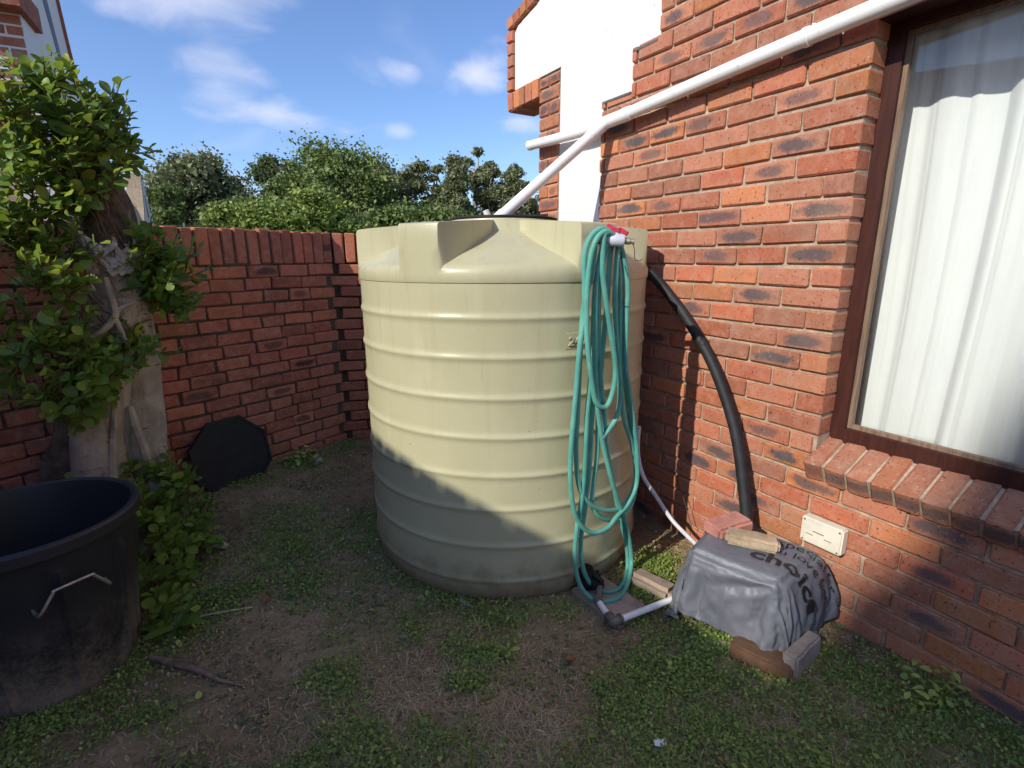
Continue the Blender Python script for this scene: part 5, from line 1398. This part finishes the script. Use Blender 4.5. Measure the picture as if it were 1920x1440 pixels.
# the neighbouring gable behind the viewer, whose coping throws the shadow over the yard
def back_house():
    k0 = -3.1; e = Vector((.70711, .70711, 0)); a_ = Vector((.70711, -.70711, 0))
    o = empty('gabled_house', e * k0, 0, 'brick gabled house standing behind the viewer across the yard', 'house'); bpy.context.view_layer.update()
    zof = CAM_Z - .65 * k0
    def L1(a): return -.062 - .172 * (a + 2.153) + zof
    S = [(-5.6, 0), (-5.6, L1(-5.6)), (-.42, L1(-.42)), (3.2, L1(3.2)), (3.2, 0)]
    f = lambda a, b, d: e * (k0 - d) + a_ * a + Vector((0, 0, b))
    S2 = [(x_, z_ - (.016 if 0 < i < len(S) - 1 else 0)) for i, (x_, z_) in enumerate(S)]
    g = MB(); g.prism(S2, .0, .24, f); part_w(g, 'gable_wall', M_gbrick_j, o)
    rr_ = random.Random(14); g = MB(); x_ = -5.5
    while x_ < 3.1:
        w = .112; h_ = rr_.uniform(-.002, .004); z0_, z1_ = L1(x_) - .018, L1(x_ + w) - .018
        g.prism([(x_, z0_ - .05), (x_ + w, z1_ - .05), (x_ + w, z1_ + .02 + h_), (x_, z0_ + .02 + h_)], -.03, .27, f); x_ += w + .008
    c_ = part_w(g, 'coping_bricks', M_gbrick_j, o); c_['kind'] = 'stuff'
    g = MB(); g.quadgrid([[e * (k0 - d) + a_ * x_ + Vector((0, 0, 2.6 - .1 * d)) for d in (.24, 4)] for x_ in (-5.6, 3.2)]); ro = part_w(g, 'roof', M_rooftile, o); sdm = ro.modifiers.new('t', 'SOLIDIFY'); sdm.thickness = .1
back_house()

# wire fence far off
fe = empty('mesh_fence', (-14, 24, 0), 0, 'green wire mesh fence in the distance just over the garden wall', 'fence'); bpy.context.view_layer.update()
fa, fb = Vector((27 * math.sin(R(-33.5)), 27 * math.cos(R(-33.5)), 0)), Vector((27 * math.sin(R(-26.5)), 27 * math.cos(R(-26.5)), 0))
for i in range(4):
    t = MB(); p = fa.lerp(fb, i / 3); t.box(p + Vector((0, 0, 1.5)), (.08, .08, 3.0)); part_w(t, 'post', M_frame if i == 3 else M_fence, fe)
t = MB()
for k in range(9): t.tube([fa + Vector((0, 0, 1.6 + .16 * k)), fb + Vector((0, 0, 1.6 + .16 * k))], .012, 4, 1)
for i in range(60): p = fa.lerp(fb, i / 59); t.tube([p + Vector((0, 0, 1.5)), p + Vector((0, 0, 2.9))], .010, 4, 1)
o = part_w(t, 'wire_mesh', M_fence, fe)

# ------------------------------------------------------------------ trees beyond the wall
def make_tree(label, az, D, H, W, mat, seed, base=.25, lobes=14, n=3600, leaf=(.17, .36), bark=M_treebark, shape='round', limbs=7, name='tree', squash=1.0, trunk_r=.22, lean=0.0, bare=0.0):
    r_ = random.Random(seed); g_ = np.random.default_rng(seed)
    P0 = Vector((D * math.sin(R(az)), D * math.cos(R(az)), 0))
    o = empty(name, P0, 0, label, 'tree', 'trees beyond the garden wall'); bpy.context.view_layer.update()
    cz0 = H * base; hh = H - cz0
    LB = []
    for i in range(lobes):
        u = (i + .5) / lobes
        if shape == 'cone': wr = (1 - u) ** .8 * .9 + .10
        elif shape == 'umbrella': wr = .55 + .45 * math.sin(math.pi * min(1, u * 1.1)) if u < .9 else .5
        elif shape == 'column': wr = .55 + .45 * math.sin(math.pi * u)
        else: wr = math.sqrt(max(.05, 1 - (2 * u - .85) ** 2 * .85))
        a = i * 2.4 + r_.uniform(-.5, .5); rad = W / 2 * wr * r_.uniform(.35, .82)
        c = Vector((rad * math.cos(a) + lean * u, rad * math.sin(a) * .8, cz0 + hh * (u * .88 + .02)))
        s_ = W * r_.uniform(.18, .29) * (.6 + .5 * wr); LB.append((c, s_, s_ * r_.uniform(.55, .85) * squash))
    top = max(c.z + sz for c, s_, sz in LB); 
    kz = H / top
    LB = [(Vector((c.x, c.y, c.z * kz)), s_, sz) for c, s_, sz in LB]
    t = MB(); t.tube([(0, 0, -.2), (r_.uniform(-.1, .1), 0, H * .25), (lean * .5 + r_.uniform(-.2, .2), 0, H * .55), (lean, 0, H * .86)], [trunk_r, trunk_r * .8, trunk_r * .5, trunk_r * .15], 8, 4)
    t.build('trunk', bark, o, smooth=True)
    t = MB()
    for c, s_, sz in LB[:: max(1, len(LB) // max(limbs, 1))]:
        z0 = max(H * .15, c.z - r_.uniform(.25, .45) * H * .6); b0 = Vector((lean * z0 / H, 0, z0)); md_ = b0.lerp(c, .5) + Vector((r_.uniform(-.3, .3), r_.uniform(-.3, .3), .25))
        t.tube([b0, md_, c], [trunk_r * .45, trunk_r * .28, trunk_r * .08], 6, 4)
        for q in range(4):
            d_ = Vector((r_.gauss(0, 1), r_.gauss(0, 1), r_.gauss(.3, .8))).normalized(); t.tube([md_.lerp(c, .6), c + d_ * s_ * .5, c + d_ * s_ * .95], [trunk_r * .12, trunk_r * .07, trunk_r * .03], 5, 2)
    t.build('limbs', bark, o, smooth=True)
    wts = np.array([s_ * s_ for c, s_, sz in LB]); wts /= wts.sum(); vs = []
    # small clumps on the lobes' shells, leaves round each clump
    n = int(n * 3.0); ncl = n // 24; li = g_.choice(len(LB), ncl, p=wts)
    C = np.array([tuple(LB[i][0]) for i in li]); S = np.array([(LB[i][1], LB[i][1], LB[i][2]) for i in li])
    d = g_.normal(size=(ncl, 3)); d /= np.linalg.norm(d, axis=1, keepdims=True); rad = g_.random(ncl) ** .35
    K = C + d * S * rad[:, None]
    if bare > 0: K = K[g_.random(ncl) > bare * (1 - np.clip((K[:, 2] - H * .6) / (H * .3), 0, 1))]
    cl_s = W * .042 * (1 + .5 * g_.random(len(K)))
    Q = (K[:, None, :] + g_.normal(size=(len(K), 24, 3)) * cl_s[:, None, None] * np.array([1, 1, .7])).reshape(-1, 3)
    m_ = len(Q); sz_ = g_.uniform(leaf[0], leaf[1], m_)
    n1 = g_.normal(size=(m_, 3)); n1[:, 2] *= .7; n1 /= np.linalg.norm(n1, axis=1, keepdims=True)
    n2 = np.cross(n1, g_.normal(size=(m_, 3))); n2 /= np.linalg.norm(n2, axis=1, keepdims=True)
    # bigger leaf sprays deeper inside the lobes close the crown where it is dense
    m2 = int(m_ * .22 * (1 - bare)); li2 = g_.choice(len(LB), m2, p=wts); d2 = g_.normal(size=(m2, 3)); d2 /= np.linalg.norm(d2, axis=1, keepdims=True)
    Q2 = np.array([tuple(LB[i][0]) for i in li2]) + d2 * np.array([(LB[i][1], LB[i][1], LB[i][2]) for i in li2]) * (.72 * g_.random(m2) ** .5)[:, None]
    s2 = g_.uniform(leaf[1] * 1.1, leaf[1] * 2.1, m2); a1 = g_.normal(size=(m2, 3)); a1 /= np.linalg.norm(a1, axis=1, keepdims=True); a2 = np.cross(a1, g_.normal(size=(m2, 3))); a2 /= np.linalg.norm(a2, axis=1, keepdims=True)
    Q = np.concatenate([Q, Q2]); n1 = np.concatenate([n1, a1]); n2 = np.concatenate([n2, a2 * 1.3]); sz_ = np.concatenate([sz_, s2]); m_ += m2
    V = np.stack([Q - n1 * sz_[:, None] * .5, Q + n2 * sz_[:, None] * .28, Q + n1 * sz_[:, None] * .5, Q - n2 * sz_[:, None] * .28], 1).reshape(-1, 3)
    F = np.arange(m_ * 4).reshape(-1, 4)
    cr_ = np_mesh('crown', V, F, mat); cr_.parent = o
    return o
def Hof(el, D): return D * math.tan(R(el)) + CAM_Z
T = make_tree
T('broad olive green gum tree with a rounded crown, left end of the tree line', -29.7, 44, Hof(9.4, 44), 7.8, M_gum, 1, .10, 22, 7500, bark=M_palebark)
T('small thin tree between the distant gable and the olive gum tree', -32.4, 40, Hof(6.3, 40), 3.2, M_acacia, 2, .2, 9, 1500)
T('dark upright tree with tufts standing above the bright shrubs', -22.9, 56, Hof(9.8, 56), 5.0, M_dark, 3, .15, 15, 4200, shape='column')
T('rounded mid green tree in front of the dark tufted tree', -22.0, 46, Hof(8.0, 46), 5.0, M_acacia, 4, .1, 14, 3600)
T('bright green shrub showing above the garden wall, leftmost of the shrubs', -27.2, 27, Hof(5.3, 27), 3.6, M_shrub, 5, .05, 14, 3600, (.13, .27))
T('yellowish green shrub left of the tallest bright shrub', -24.0, 26, Hof(5.6, 26), 3.6, M_shrub, 6, .05, 14, 3600, (.13, .27))
T('tallest bright green shrub at the middle of the garden wall', -20.2, 25, Hof(6.9, 25), 3.6, M_shrub, 7, .05, 16, 4600, (.13, .27))
T('low rounded bright shrub close to the tank end of the garden wall', -16.6, 25, Hof(3.9, 25), 3.0, M_shrub, 8, .0, 12, 3000, (.13, .25))
T('large spreading acacia with bare pale branches, tallest of the tree line', -17.4, 44, Hof(11.6, 44), 9.4, M_acacia, 9, .16, 26, 8200, bark=M_palebark, limbs=16, shape='umbrella', bare=.40, trunk_r=.3)
T('grey green gum behind the right half of the spreading acacia', -13.3, 50, Hof(9.9, 50), 7.4, M_gum, 10, .12, 18, 4800, bark=M_palebark, limbs=12, bare=.25)
T('gum tree with dead pale branches right of the spreading acacia', -9.9, 47, Hof(9.7, 47), 4.9, M_gum, 11, .12, 14, 3600, bark=M_palebark, limbs=14, bare=.15)
T('slender small gum showing between two broader gums', -8.0, 52, Hof(9.2, 52), 2.4, M_gum, 12, .2, 9, 1500, shape='column')
T('conical dark olive gum above the tank', -5.8, 46, Hof(10.1, 46), 4.8, M_gum, 13, .12, 18, 4800, shape='cone', bark=M_palebark)
T('tall narrow gum, highest of the trees over the tank lid', -3.8, 50, Hof(10.8, 50), 2.7, M_gum, 14, .2, 11, 2400, shape='column', bark=M_palebark)
T('two tiered gum right of the tall narrow gum', -2.2, 48, Hof(9.6, 48), 3.4, M_gum, 15, .15, 12, 3000, bark=M_palebark)
T('round headed gum on a thin pale trunk beside the house corner', .3, 46, Hof(9.2, 46), 2.9, M_gum, 16, .55, 9, 2000, bark=M_palebark)
T('small gum partly hidden by the house corner', 2.4, 50, Hof(7.2, 50), 3.4, M_gum, 17, .2, 10, 2000)
T('low dark green bush below the gum with dead branches', -11.6, 34, Hof(5.4, 34), 5.6, M_acacia, 18, .0, 15, 4200)
T('low spreading dark green bush below the conical gum', -6.8, 33, Hof(5.3, 33), 5.4, M_acacia, 19, .0, 15, 4200)
T('low dark bush below the two tiered gum', -2.0, 38, Hof(4.8, 38), 5.0, M_dark, 20, .0, 13, 3200)
T('low dark bush beside the house corner', 2.0, 40, Hof(3.9, 40), 4.4, M_dark, 21, .0, 12, 2600)
T('low dark bush under the spreading acacia', -15.0, 37, Hof(4.8, 37), 5.6, M_dark, 22, .0, 14, 3600)
print('OBJECTS', len(bpy.data.objects))

def shadow_tree():
    """tall dense tree added unseen behind the viewer; its crown edge is cut to softly shade the right of the wall"""
    k0 = -15.0; e = Vector((.70711, .70711, 0)); a_ = Vector((.70711, -.70711, 0)); zo = CAM_Z - .65 * k0
    o = empty('tree', e * k0 + a_ * .45, 0, 'tall dense evergreen added unseen behind the viewer, its crown edge shading the house wall', 'tree'); bpy.context.view_layer.update()
    g_ = np.random.default_rng(5); r_ = random.Random(5)
    left = [(-.8, -.47), (-.3, -.41), (-.10, -.355), (.09, -.325), (.21, -.24), (.33, -.16), (.47, -.09), (.70, -.05), (1.0, .02), (1.30, .10), (1.5, .34), (1.62, .6)]  # crown edge of the added tree, shaped to cast the soft wall shade
    bs = [l[0] for l in left]; ls = [l[1] for l in left]
    n = 16000; b = g_.uniform(-2.6, 1.62, n); lo = np.interp(b, bs, ls) - np.where(b < -.8, .0, 0)
    hi = np.interp(b, [-2.6, .6, 1.62], [1.9, 1.5, .75]); a = lo + (hi - lo) * g_.random(n) ** 1.0
    a = np.concatenate([a, lo[:6000] + .16 * g_.random(6000) ** 1.5]); b = np.concatenate([b, b[:6000]]); n = len(a)
    d = g_.normal(0, .5, n); Q = np.outer(k0 + d, e) + np.outer(a, a_); Q[:, 2] = b + CAM_Z - .65 * (k0 + d)
    s_ = g_.uniform(.07, .15, n); n1 = g_.normal(size=(n, 3)); n1 /= np.linalg.norm(n1, axis=1, keepdims=True)
    n2 = np.cross(n1, g_.normal(size=(n, 3))); n2 /= np.linalg.norm(n2, axis=1, keepdims=True)
    V = np.stack([Q - n1 * s_[:, None] * .5, Q + n2 * s_[:, None] * .35, Q + n1 * s_[:, None] * .5, Q - n2 * s_[:, None] * .35], 1).reshape(-1, 3)
    c = np_mesh('crown', V, np.arange(n * 4).reshape(-1, 4), M_dark); c.parent = o; c.matrix_parent_inverse = o.matrix_world.inverted()
    t = MB(); B = Vector(o.location); t.tube([B + Vector((0, 0, -.2)), B + Vector((0, 0, 5)), B + Vector((.2, 0, zo + .8))], [.35, .26, .06], 10, 4); part_w(t, 'trunk', M_treebark, o, smooth=True)
shadow_tree()
